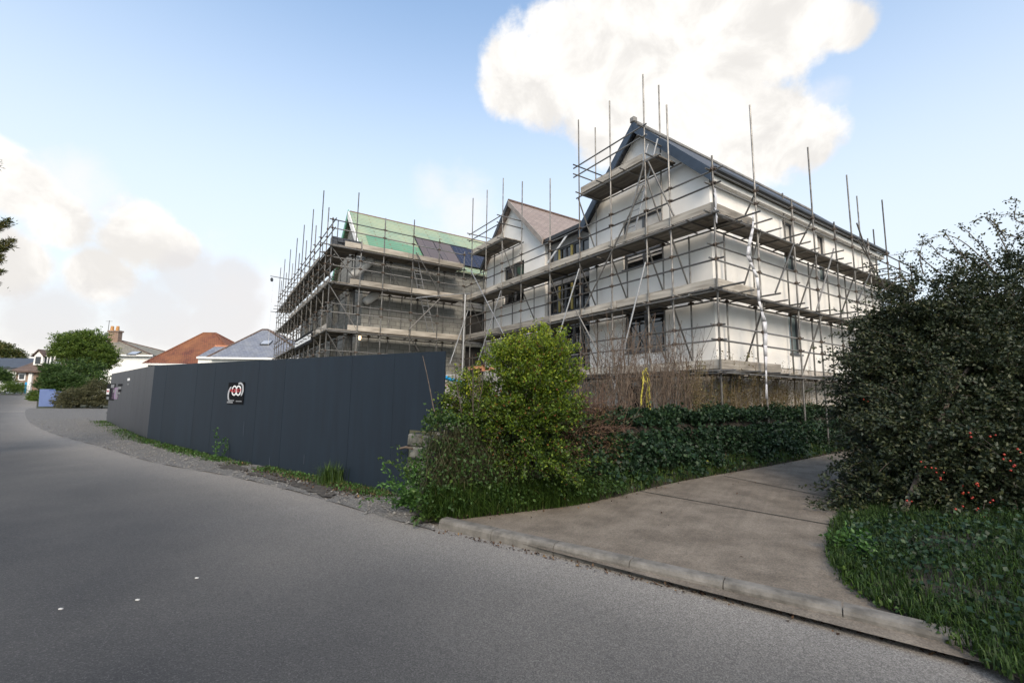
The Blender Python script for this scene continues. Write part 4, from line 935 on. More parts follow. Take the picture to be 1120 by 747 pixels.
def bank_surface(n, s0, s1, lo=2, hi=6, spread=.05):
    """random points on the outer face and top of the bank"""
    P = np.empty((n, 3)); A = np.empty((n, 3))
    pr = np.array(prof[lo:hi+1]); sl__ = np.linalg.norm(np.diff(pr, axis=0), axis=1); c = np.r_[0, np.cumsum(sl__)]
    S = rng.uniform(s0, s1, n); Tt = rng.uniform(0, c[-1], n); dd = np.interp(Tt, c, pr[:, 0]); zz = np.interp(Tt, c, pr[:, 1]); off = rng.normal(0, spread, n)
    for i in range(n):
        P[i] = bank(S[i], dd[i]-abs(off[i])*.9, zz[i]+abs(off[i])*.5); 
    nn = np.array([np.interp(S, bs, bn[:, 0]), np.interp(S, bs, bn[:, 1])]).T
    A[:, :2] = -nn*np.where(zz > 1.0, .3, 1)[:, None]; A[:, 2] = np.where(zz > 1.0, .8, -.25); return P, A, S, zz
def s_at(x, y):
    q = g(x, y)[:2]; return float(bs[np.argmin(np.linalg.norm(BF-q, axis=1))])
S_sh0, S_sh1, S_ivy1 = s_at(480, 574), s_at(640, 557), BLN-.3
def clumped(P, A, amp, f1, f2):
    """push the leaves out in lumps so the outline is uneven"""
    k = np.sin(P[:, 0]*f1+P[:, 2]*f2*.7+1.3*np.sin(P[:, 1]*f1*.8))+np.sin(P[:, 1]*f2+P[:, 2]*f1+2*np.sin(P[:, 0]*f2*.5))
    return P+nrm(A)*(k*.5*amp)[:, None]
# ivy hedge
IV = thing('ivy_hedge', bank((S_sh1+S_ivy1)/2, .5, 0), 'dense dark green ivy hedge on the bank along the left side of the drive', 'hedge')
s_i0 = S_sh1+.1
P, A, S_, Z_ = bank_surface(60000, s_i0, S_ivy1, 1, 6, .10); P = clumped(P+nrm(A)*.09, A, .12, 4.1, 6.3)
keep = ~(((Z_ < .34+.12*np.sin(S_*2.7)+.06*np.sin(S_*7)) & (rng.random(len(P)) < .85)) | (S_ < s_i0+1.1) & (rng.random(len(P)) < .35)); leaves('foliage', P[keep], .072, MT['leaf_ivy'], IV, aim=A[keep]*.6+np.array([0,0,-.3]), asp=.85, fold=.15, jit=.8, tone=rng.beta(2, 3, keep.sum())*.98+(rng.random(keep.sum()) < .004)*.3)
Pt, At, _, _ = bank_surface(15000, s_i0+1.0, S_ivy1, 4, 6, .12); Pt = clumped(Pt, At, .22, 3.1, 5.3); Pt[:, 2] += rng.random(len(Pt))*.10
leaves('top_foliage', Pt, .06, MT['leaf_ivy'], IV, aim=At+np.array([0,0,.3]), asp=.85, fold=.15, jit=.9, tone=rng.beta(2.5, 2.2, len(Pt))*.97)
m = MB()
for _ in range(60):
    s = rng.uniform(s_i0, S_ivy1); m.tube([bank(s,.30,.25), bank(s+jit(.1),.34,.6), bank(s+jit(.15),.42,1.0)], [.012,.009,.006], 5)
m.build('stems', MT['bark'], IV, uv=False)['kind'] = 'stuff'

# dry dead growth hanging over the ivy next to the shrub
DB = thing('dry_hedge_growth', bank(s_i0+.5, .5, 0), 'dry brown dead bramble growth covering the hedge top beside the yellow green shrub', 'bramble')
P, A, S_, Z_ = bank_surface(11000, S_sh1-.2, s_i0+1.3, 2, 6, .12); P = P+nrm(A)*.05; P[:, 2] += rng.random(len(P))**2*.22*(Z_ > .9); kp = rng.random(len(P)) < np.clip((Z_-.4)/.5,0.03,1)*np.clip((s_i0+1.4-S_)/.7,0,1); P, A = P[kp], A[kp]
leaves('dry_foliage', P, .045, MT['leaf_brown'], DB, aim=A, asp=.5, jit=1.1)
m = MB()
def stem(mb, p, d, L_, r, droop=.3, n=6, wig=.06, tips=None, taper=.35):
    pts = [np.array(p, float)]; d = np.array(d, float); d = d/np.linalg.norm(d)
    for i in range(n):
        d = d+rng.normal(0, wig, 3)+np.array([0,0,-droop/n]); d = d/np.linalg.norm(d); pts.append(pts[-1]+d*L_/n)
    mb.tube(pts, list(np.linspace(r, r*taper, n+1)), 4, cap=False)
    if tips is not None: tips.append((pts, d))
    return pts
for _ in range(260):
    s = rng.uniform(S_sh1-.2, s_i0+1.5); stem(m, bank(s, rng.uniform(.3,.9), rng.uniform(.85,1.1)), (jit(.5), jit(.5), 1), rng.uniform(.3,.95), .006, rng.uniform(.2,1.2), wig=.16)
m.build('stems', MT['redtwig'], DB, uv=False)['kind'] = 'stuff'
# bare brown thicket behind the ivy (thin upright stems with side twigs)
def thicket(name, label, cat, s0, s1, n, hmin, hmax, mname, leafm=None, nl=0, d0=.6, d1=1.3, r=.006, tw=4, seed_leaf=.03):
    t = thing(name, bank((s0+s1)/2, .9, 0), label, cat); m = MB(); Q = []
    for _ in range(n):
        s = rng.uniform(s0, s1); p = bank(s, rng.uniform(d0, d1), 1.0); pts = stem(m, p, (jit(.12), jit(.12), 1), rng.uniform(hmin, hmax), r*rng.uniform(.6,1.3), rng.uniform(0,.25), 7, .05)
        for _ in range(tw):
            i = int(rng.integers(2, 7)); q = stem(m, pts[i], (rng.normal(0,.7), rng.normal(0,.7), .7), rng.uniform(.12,.45), r*.5, .1, 4, .12); Q += q[1:]
        Q += pts[3:]
    m.build('stems', MT[mname], t, uv=False)['kind'] = 'stuff'
    if nl:
        Q = np.array(Q); P = Q[rng.integers(0, len(Q), nl)]+rng.normal(0,.03,(nl,3)); leaves('dry_foliage', P, seed_leaf, MT[leafm], t, asp=.55)
    return t
sA_, sB_, sC_ = s_at(712, 540), s_at(800, 520), s_at(925, 494)
thicket('bare_bramble', 'reddish bare twiggy bramble rising behind the dry hedge top', 'bramble', S_sh1, sA_+.2, 55, .35, 1.05, 'redtwig', 'leaf_brown', 700, r=.007)
thicket('bare_thicket', 'tall bare brown stems standing behind the ivy in front of the house corner', 'thicket', sA_-.1, sB_+.3, 170, 1.2, 2.5, 'twig', 'leaf_brown', 1500, r=.009, tw=7)
thicket('tan_weeds', 'dense tan and yellow seeding weeds behind the ivy towards the dark bush', 'weeds', sB_-.1, sC_+.5, 230, .7, 1.8, 'tanstem', 'leaf_tan', 9000, tw=6, seed_leaf=.045, r=.008)
m = MB(); t = thing('tall_stem', bank(s_at(862,512), .9, 0), 'tall thin sapling stem with a few yellowing leaves beside the white plastic strip', 'sapling'); Q = []
for s in (s_at(850,513), s_at(862,511), s_at(838,515)): Q += stem(m, bank(s, .9, .9), (.02, .02, 1), 1.9, .008, .1, 9, .05)[3:]
m.build('stem', MT['twig'], t, uv=False); Q = np.array(Q); leaves('foliage', Q[rng.integers(0,len(Q),260)]+rng.normal(0,.06,(260,3)), .05, MT['leaf_tan'], t)
# yellow loops of cord
YL = thing('yellow_cord', bank(s_at(738,532), .8, 1.0), 'bright yellow twisted cord looped over the bare stems behind the ivy', 'cord'); m = MB()
for k in range(3):
    sy = s_at(738, 532)+.02+k*.05; hh = 2.2-.05*k; wdt = .30-.06*k
    pts = [bank(sy+wdt*.5*math.cos(t), .62+k*.05+.02*math.sin(t*7), 1.1+(hh-1.1)*math.sin(t)**.55 if 0 < t < math.pi else 1.1) for t in np.linspace(0, math.pi, 26)]
    m = MB(); m.tube([np.array(p)+rng.normal(0,.010,3) for p in pts], .0095, 6)
    if k < 2: m.build('loop', MT['yellow'], YL)
m.build('loop', MT['yellow'], YL)
# blue pipes
m = MB(); p0, p1 = at(652,453,8.9), at(722,451,10.1); m.tube([p0, (p0+p1)/2+np.array([0,0,-.03]), p1], .022, 8); tag(m.build('blue_pipe', MT['bluepipe']), 'thin blue water pipe strung behind the dry hedge growth', 'pipe')
m = MB(); p0, p1 = at(486,412.5,8.9), at(512,421.5,9.4); m.tube([p0, p1], .04, 10); tag(m.build('blue_pipe', MT['bluepipe']), 'short bright blue pipe sloping out behind the end of the navy hoarding', 'pipe')
for i, (x0, y0, x1, y1, lab) in enumerate(((515,404,530,402.5,'left orange timber offcut resting behind the yellow green shrub'),(527,406,541,404,'right orange timber offcut resting behind the yellow green shrub'))):
    p0, p1 = at(x0,y0,9.6+i*.2), at(x1,y1,9.9+i*.2); m = MB(); m.prism([p0, p1, p1+np.array([0,0,.06]), p0+np.array([0,0,.06])], np.array([-.1,.25,0])); tag(m.build('timber_offcut', MT['orange']), lab, 'timber')
m = MB(); p = at(528, 409, 10.0); m.box(p[0]-1.0,p[0]+.5,p[1]-.05,p[1]+.6,.2,p[2]-.02); tag(m.build('block_stack', MT['conc'], bevel=.02), 'low stack of concrete blocks under the orange timber offcuts', 'blocks')

# ------------------------------------------------------------------ shrubs
def sprays(n, centre, radii, start, L0, L1, droop, per, wid, updir=0., shell=.25, flatten=.6, bottom=-.3):
    """leafy twigs: start points spread through an ellipsoid, growing outward; returns leaf points, directions and twig polylines"""
    c = np.asarray(centre, float); rr = np.asarray(radii, float); P = []; A = []; TW = []
    for _ in range(n):
        d = nrm(rng.normal(size=3)); 
        if d[2] < bottom: d[2] = abs(d[2])*.5
        rad = rng.uniform(start, 1.0)**.6; p = c+d*rr*rad*rng.uniform(.85, 1.0); dirn = nrm(d*np.array([1,1,flatten])+rng.normal(0,.45,3)+np.array([0,0,updir])); L_ = rng.uniform(L0, L1); k = 6; pts = [p]
        for i in range(k):
            dirn = nrm(dirn+np.array([0,0,-droop/k])+rng.normal(0,.08,3)); pts.append(pts[-1]+dirn*L_/k)
        pts = np.array(pts); TW.append(pts); t = rng.uniform(.05, 1, per)**.8*k; i0 = np.minimum(t.astype(int), k-1); f = (t-i0)[:, None]
        q = pts[i0]*(1-f)+pts[i0+1]*f+rng.normal(0, wid, (per,3))*np.array([1,1,.55]); P.append(q); A.append(np.repeat((pts[-1]-pts[0])[None]/L_, per, 0))
    return np.vstack(P), np.vstack(A), TW
# yellow-green shrub in the middle
sc_ = bank(s_at(560,566)-.02, .72, 0); SH = thing('shrub', sc_, 'bushy green shrub with bright yellow green top growing on the bank beside the hoarding end', 'shrub')
parts_ = []
for (x, y, Y, r1, r2, n_, upd) in ((572,470,6.8,.52,.5,260,.5),(545,465,6.85,.40,.42,130,.4),(600,458,6.9,.38,.5,140,.5),(580,432,6.9,.44,.45,190,.8),(560,405,6.9,.36,.34,100,1.2),(595,398,6.95,.34,.36,110,1.2),(612,425,7.0,.24,.32,70,1.0),(512,458,7.2,.32,.36,90,.4),(522,436,7.3,.30,.28,60,.7),(585,508,6.65,.6,.26,110,.0)):
    parts_.append(sprays(n_, at(x,y,Y), (r1, r1*.85, r2), .15, .18, .48, .25 if upd < .8 else -.1, 46, .035, upd))
P = np.vstack([q[0] for q in parts_]); A = np.vstack([q[1] for q in parts_])
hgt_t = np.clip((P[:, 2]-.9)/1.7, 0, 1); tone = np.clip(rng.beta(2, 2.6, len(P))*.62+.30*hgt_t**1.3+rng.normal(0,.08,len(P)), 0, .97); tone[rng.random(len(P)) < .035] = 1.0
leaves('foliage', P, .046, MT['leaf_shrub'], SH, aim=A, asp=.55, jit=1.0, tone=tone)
m = MB()
for q in parts_:
    for pts in q[2][::3]: m.tube(pts, list(np.linspace(.006,.002,len(pts))), 4, cap=False)
for _ in range(16): stem(m, sc_+np.array([jit(.3),jit(.15),.5]), (jit(.3),jit(.2),1), rng.uniform(1.1,2.0), .016, 0, 7, .07)
m.build('stems', MT['bark'], SH, uv=False)['kind'] = 'stuff'
# upright shoots on top
m = MB(); Q = []; QA = []
for (x, y0, y1) in ((553,400,366),(562,395,362),(572,392,358),(581,392,357),(590,390,355),(598,392,356),(606,396,358),(613,398,366),(620,410,385),(632,428,392),(546,405,384),(523,425,396),(515,430,405),(601,390,352),(568,394,369)):
    p0, p1 = at(x+jit(2),y0+8,6.95), at(x+jit(4),y1,6.95+jit(.1)); m.tube([p0,(p0+p1)/2+rng.normal(0,.02,3),p1],[.008,.006,.003],4,cap=False)
    for _ in range(80): f = rng.uniform(0,1); Q.append(p0+(p1-p0)*f+rng.normal(0,.05,3)*(1.1-f*.7)); QA.append([jit(.4),jit(.4),.8])
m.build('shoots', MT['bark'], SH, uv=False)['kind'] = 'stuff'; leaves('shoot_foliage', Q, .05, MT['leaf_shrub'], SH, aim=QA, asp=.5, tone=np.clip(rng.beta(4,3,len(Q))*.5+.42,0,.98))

# grass and rough growth at the foot of the bank
P, A, S_, Z_ = bank_surface(5200, .1, S_sh1+.2, 0, 2, .03)
G1_ = blades('bank_grass', P, .26, MT['leaf_grass'], tone=rng.beta(3,2,len(P))*.95, wid=.011, lean=.9, droop=.8, aim=nrm(A)*np.array([1,1,0])*.8); tag(G1_, 'long bright green grass hanging down the foot of the bank below the shrub', 'grass', kind='stuff')
P, A, S_, Z_ = bank_surface(1500, .1, S_sh0+1.3, 2, 4, .05)
G2_ = blades('dead_bank_grass', P, .22, MT['leaf_drygrass'], wid=.008, lean=1.2, droop=1.0, aim=nrm(A)*np.array([1,1,0])); tag(G2_, 'matted olive and straw coloured dead grass on the bank beside the stone wall', 'grass', kind='stuff')
P, A, S_, Z_ = bank_surface(9000, S_sh1-.3, BLN-.2, 0, 2, .06)
G3_ = blades('bank_foot_grass', P, .17, MT['leaf_grass'], wid=.008, lean=1.0, droop=.8, tone=rng.beta(2.4,2,len(P))); tag(G3_, 'thin short grass on the earth strip between the ivy hedge and the drive', 'grass', kind='stuff')
P, A, S_, Z_ = bank_surface(11000, .02, S_sh1+1.2, 1, 6, .10); P = clumped(P+nrm(A)*.05, A, .10, 5, 7); LG = leaves('bank_ground_cover', P, .048, MT['leaf_hedge'], aim=A, asp=.7, tone=rng.beta(1.6,3.2,len(P))); tag(LG, 'small leafy ground cover on the bank under the shrub and ivy', 'ground cover', kind='stuff')

# fern / leafy weeds against the hoarding foot
def herb(label, p, n, L_, sz, up_=.9, cat='plant', name='leafy_weed', mname='leaf_fern', spread=.5):
    t = thing(name, p, label, cat); m = MB(); Q = []; QA = []
    for _ in range(n):
        pts = stem(m, np.array(p)+np.array([jit(.05),jit(.05),0]), (rng.normal(0,spread), rng.normal(0,spread), up_), rng.uniform(.5,1)*L_, .004, 1.0, 7, .05)
        for i in range(1, 8):
            for _ in range(7): Q.append(np.array(pts[i])+rng.normal(0,.022,3)); QA.append(np.array(pts[i])-np.array(pts[i-1])+rng.normal(0,.03,3))
    m.build('stems', MT['leaf_fern'], t, uv=False)['kind'] = 'stuff'; leaves('foliage', Q, sz, MT[mname], t, aim=nrm(np.array(QA)), asp=.55, jit=.8); return t
q = g(452, 566); herb('large green fern like plant spilling in front of the hoarding end and stone wall', q+np.array([0,.25,.05]), 26, .85, .055, .95, spread=.4)
q = g(470, 570); herb('dark leafy weed at the corner of the bank nearest the kerb', q+np.array([.05,.2,.05]), 22, .6, .06, .8, mname='leaf_hedge', spread=.5)
q = g(462, 560); herb('bushy leafy growth hiding most of the stone wall end', q+np.array([.0,.45,.1]), 34, 1.05, .05, 1.1, mname='leaf_hedge', spread=.35)
q = g(440, 556); herb('low leafy weed between the fern like plant and the dark grass tuft', q+np.array([0,.2,.0]), 16, .32, .05, .6)
q = Hp(onH(250,500)[0], .0, .22); q[2] = float(hgt(*q[:2])); herb('single spindly sapling with sparse leaves against the navy hoarding below the poster', q, 3, .75, .06, 2.0, spread=.12, name='sapling', cat='sapling')
q = Hp(onH(371,528)[0], 0, .18); P = np.array([q+np.array([jit(.10),jit(.10),0]) for _ in range(420)]); tag(blades('grass_tuft', P, .42, MT['leaf_hedge'], wid=.009, lean=.7, droop=.6), 'dark drooping tuft of grass at the foot of the navy hoarding', 'grass tuft')
# weeds strip along the hoarding foot
def strip(n, s0, s1, d0, d1, two=False):
    S = rng.uniform(s0, s1, n); keep = (np.sin(S*2.3)+np.sin(S*5.1+1)+np.sin(S*.9)) > rng.uniform(-2.2, 1.6, n); S = S[keep]; d = rng.uniform(d0, d1, len(S))*rng.uniform(.4,1,len(S))
    P = np.array([(HP2 if two else Hp)(s, 0, dd) for s, dd in zip(S, d)]); P[:, 2] = hgt(P[:, 0], P[:, 1])+.01; return P
P = np.vstack([strip(9000, -.2, HL, .03, .50), strip(2500, 0, L2, .03, .7, True)]); tag(blades('hoarding_grass', P, .085, MT['leaf_grass'], wid=.009, lean=1.0), 'patchy green grass growing along the foot of the hoarding', 'grass', kind='stuff')
P = np.vstack([strip(4200, -.2, HL, .05, .55), strip(700, 0, L2, .03, .6, True)]); P[:, 2] += rng.random(len(P))*.04; tag(leaves('hoarding_weeds', P, .05, MT['leaf_fern'], asp=.7, flat=.4), 'low broad leaved weeds mixed into the grass along the hoarding', 'weeds', kind='stuff')
P = np.vstack([strip(2600, -.3, 5.5, .1, .75), ]); P[:, 2] += .012; tag(leaves('leaf_litter', P, .05, MT['leaf_brown'], asp=.6, flat=1.5), 'brown fallen leaves lying along the right half of the hoarding foot', 'leaves', kind='stuff')
# leaf litter and grit at drive edge and kerb
P = []
for _ in range(420): s = rng.uniform(.2, BLN-1); P.append(bank(s, -abs(rng.normal(0,.12))-.02, .10))
for _ in range(240):
    i = rng.integers(0, 39); q = KL[i]+(KL[i+1]-KL[i])*rng.random(); P.append(np.array([q[0]+jit(.02)-.03, q[1]-.05-abs(jit(.06)), .012]))
for _ in range(40): a, b = LD[rng.integers(0,40)], RD[rng.integers(0,40)]; f = rng.random(); q = a*(1-f)+b*f; P.append(np.array([q[0], q[1], .10]))
tag(leaves('fallen_leaves', np.array(P), .038, MT['leaf_brown'], asp=.6, flat=2.), 'fallen leaves and grit along the drive edge and in the kerb channel', 'leaves', kind='stuff')
for (x, y, lab) in ((215,633,'small white fleck of litter on the road, rightmost of three below the hoarding'),(150,657,'small white fleck of litter on the road between two others'),(66,667,'small white fleck of litter on the road, nearest the left edge of the picture')):
    q = g(x, y); m = MB(); m.prism([q+np.array([-.012,-.006,.006]), q+np.array([.013,-.007,.006]), q+np.array([.016,.005,.006]), q+np.array([-.008,.007,.006])], np.array([0,0,.008])); tag(m.build('litter', MT['soffit'], uv=False), lab, 'litter')

# ------------------------------------------------------------------ big dark berry bush on the right
bb = g(1040, 600); BB = thing('berry_bush', bb, 'huge dark small leaved bush with red berries filling the right side above the drive', 'bush')
parts_ = []
for (x, y, Y, rx, ry, rz, n_, fl, dr) in ((1060,470,7.2,1.35,1.0,1.25,900,.4,.5),(1008,430,7.5,.85,.9,.85,650,.25,.45),(1060,372,7.6,1.1,1.0,.62,560,.35,.35),(1130,350,7.6,1.0,1.0,.62,380,.45,.3),(968,450,7.9,.42,.5,.6,260,.2,.5),
                       (982,398,7.9,.52,.6,.42,300,.2,.3),(1005,360,8.0,.75,.7,.42,380,.25,.2),(985,520,7.0,.46,.55,.55,330,.2,.8),(1010,550,6.5,.62,.6,.45,380,.3,.9),(1100,560,6.2,.9,.7,.6,560,.3,.9),(1160,470,6.6,1.0,.9,1.2,500,.4,.6),
                       (1050,530,6.1,.7,.6,.6,480,.3,.8),(982,560,6.5,.42,.42,.34,300,.2,.7),(1020,322,7.9,.75,.6,.26,80,.3,-.1),(1090,303,7.7,.7,.7,.30,90,.5,-.1),(985,575,6.2,.45,.45,.30,260,.2,.7),(1040,580,5.9,.55,.45,.28,300,.2,.7),(1110,500,6.0,.8,.6,.7,460,.3,.7),(1020,480,6.6,.7,.6,.7,420,.3,.6),(1100,420,6.8,.9,.8,.8,480,.3,.5)):
    parts_.append(sprays(n_, at(x,y,Y), (rx,ry,rz), .25, .18, .85, dr, 46, .034, .05, flatten=fl, bottom=-.7))
P = np.vstack([q[0] for q in parts_]); A = np.vstack([q[1] for q in parts_])
leaves('foliage', P, .055, MT['leaf_dark'], BB, aim=A, asp=.6, jit=1.0, tone=rng.beta(1.6, 2.6, len(P)), flat=.25)
m = MB()
for q in parts_:
    for pts in q[2][::4]: m.tube(pts, list(np.linspace(.007,.002,len(pts))), 4, cap=False)
c0 = at(1060,470,7.3)
for (x, y, Y) in ((990,430,7.4),(960,400,7.8),(1060,350,7.5),(1110,320,7.5),(1000,350,7.9),(970,520,7.0),(1020,545,6.7),(1130,450,6.7),(1080,400,7.2)):
    e = at(x,y,Y); p = bb+np.array([jit(.3)+.3,jit(.2)+.8,0]); m.tube([p, p*.6+e*.4+np.array([0,0,.3]), e], [.035,.024,.010], 6)
m.build('branch', MT['bark'], BB, uv=False)
# long thin sprays against the sky
m = MB(); Q = []
for pl in (((1090,300),(1060,268),(1035,255),(1015,262),(1003,269)),((1030,300),(1010,285),(1000,272),(985,279),(962,280)),((1010,300),(1005,280),(1010,265),(1008,258)),((1060,290),(1045,270),(1035,257),(1034,253)),
           ((1085,285),(1070,265),(1055,250),(1048,245)),((1100,262),(1085,240),(1072,236),(1064,246)),((1120,236),(1105,234),(1090,236),(1083,234)),((1105,280),(1095,262),(1088,248),(1078,238)),((1120,245),(1108,240),(1112,225),(1110,218),(1103,219)),((1060,295),(1030,282),(1020,270),(1014,264)),((1120,260),(1100,258),(1092,250),(1088,243)),
           ((985,300),(975,312),(960,322)),((1000,318),(990,305),(978,297))):
    pts = np.array([at(x,y,7.6) for x, y in pl]); pts = smoothline(pts, 2); m.tube(pts, list(np.linspace(.010,.003,len(pts))), 4, cap=False)
    for _ in range(75): 
        f = rng.random()**1.2*(len(pts)-1); i = min(int(f), len(pts)-2); Q.append(pts[i]+(pts[i+1]-pts[i])*(f-i)+rng.normal(0,.03,3))
m.build('spray', MT['bark'], BB, uv=False); leaves('spray_foliage', Q, .045, MT['leaf_dark'], BB, asp=.6)
BC = [(1062,545),(1072,560),(1056,535),(1068,530),(1100,500),(1104,512),(1030,520),(1022,516),(1086,478),(1112,488),(1048,556),(1080,548),(1010,508),(992,548),(945,440),(1060,478),(1090,572)]
for k in range(42):
    c_ = BC[k % len(BC)]; x, y = c_[0]+rng.normal(0,3.2), c_[1]+rng.normal(0,3.2)
    d_ = np.linalg.norm((P-EYEP)@np.stack([right,up,fwd]).T*0, axis=1) if False else None
    rr_ = rayn(x, y); rel = P-EYEP; tt = rel@rr_; off = np.linalg.norm(rel-tt[:, None]*rr_, axis=1); near = tt[off < .06]
    if len(near) < 3: continue
    c = EYEP+rr_*(near.min()-.01); bmm = MB(); rb = rng.uniform(.009,.014)
    bmm.tube([c-np.array([0,0,rb]), c-np.array([0,0,rb*.6]), c, c+np.array([0,0,rb*.6]), c+np.array([0,0,rb])], [rb*.2,rb*.8,rb,rb*.8,rb*.2], 7); bmm.build('berry', MT['berry'], BB, smooth=True, uv=False)
# rough verge under the bush: earth mound, grass, ivy
VP = resample(np.vstack([smoothline([g(*q)[:2] for q in [(1330,880),(1180,795),(1095,745)]+right_px], 1)]), 40)
VQ = VP+np.array([.55,-.83])*3.0+np.array([1.2,.8]); vv = []
k = 9
for i in range(40):
    for j in range(k):
        f = j/(k-1); q = VP[i]*(1-f)+(VP[i]+np.array([2.6,-.9])*(1 if i > 0 else 1)*1.6)*f; q = VP[i]+np.array([3.4,-.6])*f
        vv.append((q[0], q[1], .07+.38*min(1,f*2.2)**.7*(.4+.6*i/39)+rng.normal(0,.012)))
m = MB(); m.add(vv, [(i*k+j, i*k+j+1, (i+1)*k+j+1, (i+1)*k+j) for i in range(39) for j in range(k-1)]); struct(m.build('verge_mound', MT['earth'], smooth=True, uv=False))
VV = np.array(vv).reshape(40, k, 3)
def verge(n, f0=0., f1=1., i0=0, i1=39, extra=0.):
    a = rng.uniform(i0, i1-.01, n); b = rng.uniform(f0, f1, n)*(k-1); ai = a.astype(int); bi = np.minimum(b.astype(int), k-2); fa, fb = (a-ai)[:, None], (b-bi)[:, None]
    return VV[ai,bi]*(1-fa)*(1-fb)+VV[ai+1,bi]*fa*(1-fb)+VV[ai,bi+1]*(1-fa)*fb+VV[ai+1,bi+1]*fa*fb
m2_ = 60000; P = verge(m2_); kp = (np.sin(P[:,0]*3.1+1)*np.sin(P[:,1]*3.7)+1.0) > rng.uniform(-.2,1.2,m2_); P = P[kp]
tag(blades('verge_grass', P, .13, MT['leaf_grass'], wid=.008, lean=1.0, droop=.7, tone=rng.beta(1.5,3.2,len(P))), 'rough dark grass on the verge below the berry bush', 'grass', kind='stuff')
P = verge(6500, -.015, .12); tag(blades('verge_edge_grass', P, .12, MT['leaf_grass'], wid=.009, lean=1.0, tone=rng.beta(2,3,len(P))), 'brighter grass fringe where the verge meets the drive', 'grass', kind='stuff')
P = verge(20000, .04, .97); kp = (np.sin(P[:,0]*2.2)+np.sin(P[:,1]*2.9+.6)) > rng.uniform(-1,1.6,len(P)); P = P[kp]; P[:,2] += .04+rng.random(len(P))*.12
tag(leaves('verge_ivy', P, .042, MT['leaf_ivy'], asp=.9, flat=.6, fold=.12, tone=np.clip(rng.beta(2,2.6,len(P)),0,.97)), 'trailing ivy and low leaves on the verge below the berry bush', 'ivy', kind='stuff')
P = verge(900, -.02, .03); P[:,2] += rng.random(len(P))*.05; tag(leaves('verge_edge_leaves', P, .04, MT['leaf_hedge'], asp=.7, flat=.4), 'small weeds and leaves spilling from the verge over the drive edge', 'weeds', kind='stuff')
for (x, y, lab) in ((925,612,'small bright green weed at the left edge of the verge by the drive'),(955,628,'bright green broad leaved weed on the verge a little nearer the kerb')):
    q = g(x, y); herb(lab, q+np.array([.06,0,.10]), 14, .26, .05, .7)
# extra ground beyond the verge (right, out of the lane)

# ------------------------------------------------------------------ houses and trees along the lane, far left
def zpx(y, x, Y): return at(x, y, Y)[2]
def xpx(x, y, Y): return at(x, y, Y)[0]
def hip_house(t, x0, x1, y0, y1, zb, ze, ridge, zr, wallm, roofm, over=.3):
    """walls + hipped roof; ridge = (xa, xb, yr)"""
    m = MB(); m.box(x0,x1,y0,y1,zb,ze); m.build('wall', wallm, t)
    xa, xb, yr = ridge; r = MB(); a, b, c, d = (x0-over,y0-over,ze), (x1+over,y0-over,ze), (x1+over,y1+over,ze), (x0-over,y1+over,ze); e, f = (xa,yr,zr), (xb,yr,zr)
    r.poly([a,b,f,e]); r.poly([b,c,f]); r.poly([c,d,e,f]); r.poly([d,a,e]); r.poly([d,c,b,a]); rf = r.build('roof', roofm, t)
    h = MB(); 
    for p, q in ((a,e),(b,f),(c,f),(d,e),(e,f)): h.tube([p, q], .10, 6)
    h.build('ridge_tiles', MT['redtile'] if roofm is MT['redtile'] else MT['browntile'], rf)
    gt = MB(); gt.box(x0-over-.08,x1+over+.08,y0-over-.09,y0-over-.005,ze-.14,ze+.03); gt.build('gutter', MT['white'], t)
    return rf
# white house with weathered slate gable roof and brick chimney
Y = 52.; x0, x1 = xpx(92,395,Y), xpx(166,390,Y); ze = zpx(388.5,150,Y); zr = zpx(371.5,126,Y+4); xr = xpx(125,372,Y+4)
WH = thing('cottage', ((x0+x1)/2, Y+3, 0), 'white walled house with weathered grey slate roof and tall brick chimney beyond the round tree', 'house')
gz = float(hgt((x0+x1)/2, Y))-.3
rf = hip_house(WH, x0, x1, Y, Y+8, gz, ze, (xr-.3, xr+.3, Y+4), zr, MT['whitepaint'], MT['oldslate'])
cx0, cx1 = xpx(118.5,365,Y+3.2), xpx(132.5,365,Y+3.2); m = MB(); zc = zpx(363,126,Y+3.2); cx1 = cx0+(cx1-cx0)*.78; m.box(cx0,cx1,Y+3.2,Y+3.8,zr-1.5,zc); m.box(cx0-.08,cx1+.08,Y+3.1,Y+3.9,zc,zc+.18); ch = m.build('chimney', MT['brickred'], WH)
MT['pot'] = mat('clay_pot', (.42,.20,.07), (.5,.27,.1), 6, .8)
for x in (122.5, 128.5):
    q = at(x,362,Y+3.5); m = MB(); m.tube([(q[0],q[1],zc+.15),(q[0],q[1],zc+.75)], [.2,.15], 10); m.build('chimney_pot', MT['pot'], ch)
q = at(118.8,358,Y+3.8); m = MB(); m.tube([(q[0],q[1],zc),(q[0],q[1],zc+1.5)], .03, 5); m.tube([(q[0]-.4,q[1],zc+1.4),(q[0]+.4,q[1],zc+1.4)], .02, 4); m.build('aerial', MT['dark_metal'], WH)
def skylight(t, c, w_, h_, n, upv, nm='skylight'):
    n = nrm(np.array(n, float)); s = nrm(np.cross(upv, n)); v_ = np.cross(n, s); m = MB(); q = [c-s*w_/2-v_*h_/2, c+s*w_/2-v_*h_/2, c+s*w_/2+v_*h_/2, c-s*w_/2+v_*h_/2]; m.prism([p+n*.02 for p in q], n*.10); o = m.build(nm, MT['frame'], t)
    q = [c-s*w_*.42-v_*h_*.42, c+s*w_*.42-v_*h_*.42, c+s*w_*.42+v_*h_*.42, c-s*w_*.42+v_*h_*.42]; m = MB(); m.prism([p+n*.121 for p in q], n*.01); m.build('pane', MT['skyglass'], o)
MT['skyglass'] = mat('rooflight_glass', (.30,.32,.36), (.36,.38,.42), 2, .05, spec=1.0)  # pale base colour imitates the sky reflected in the rooflights
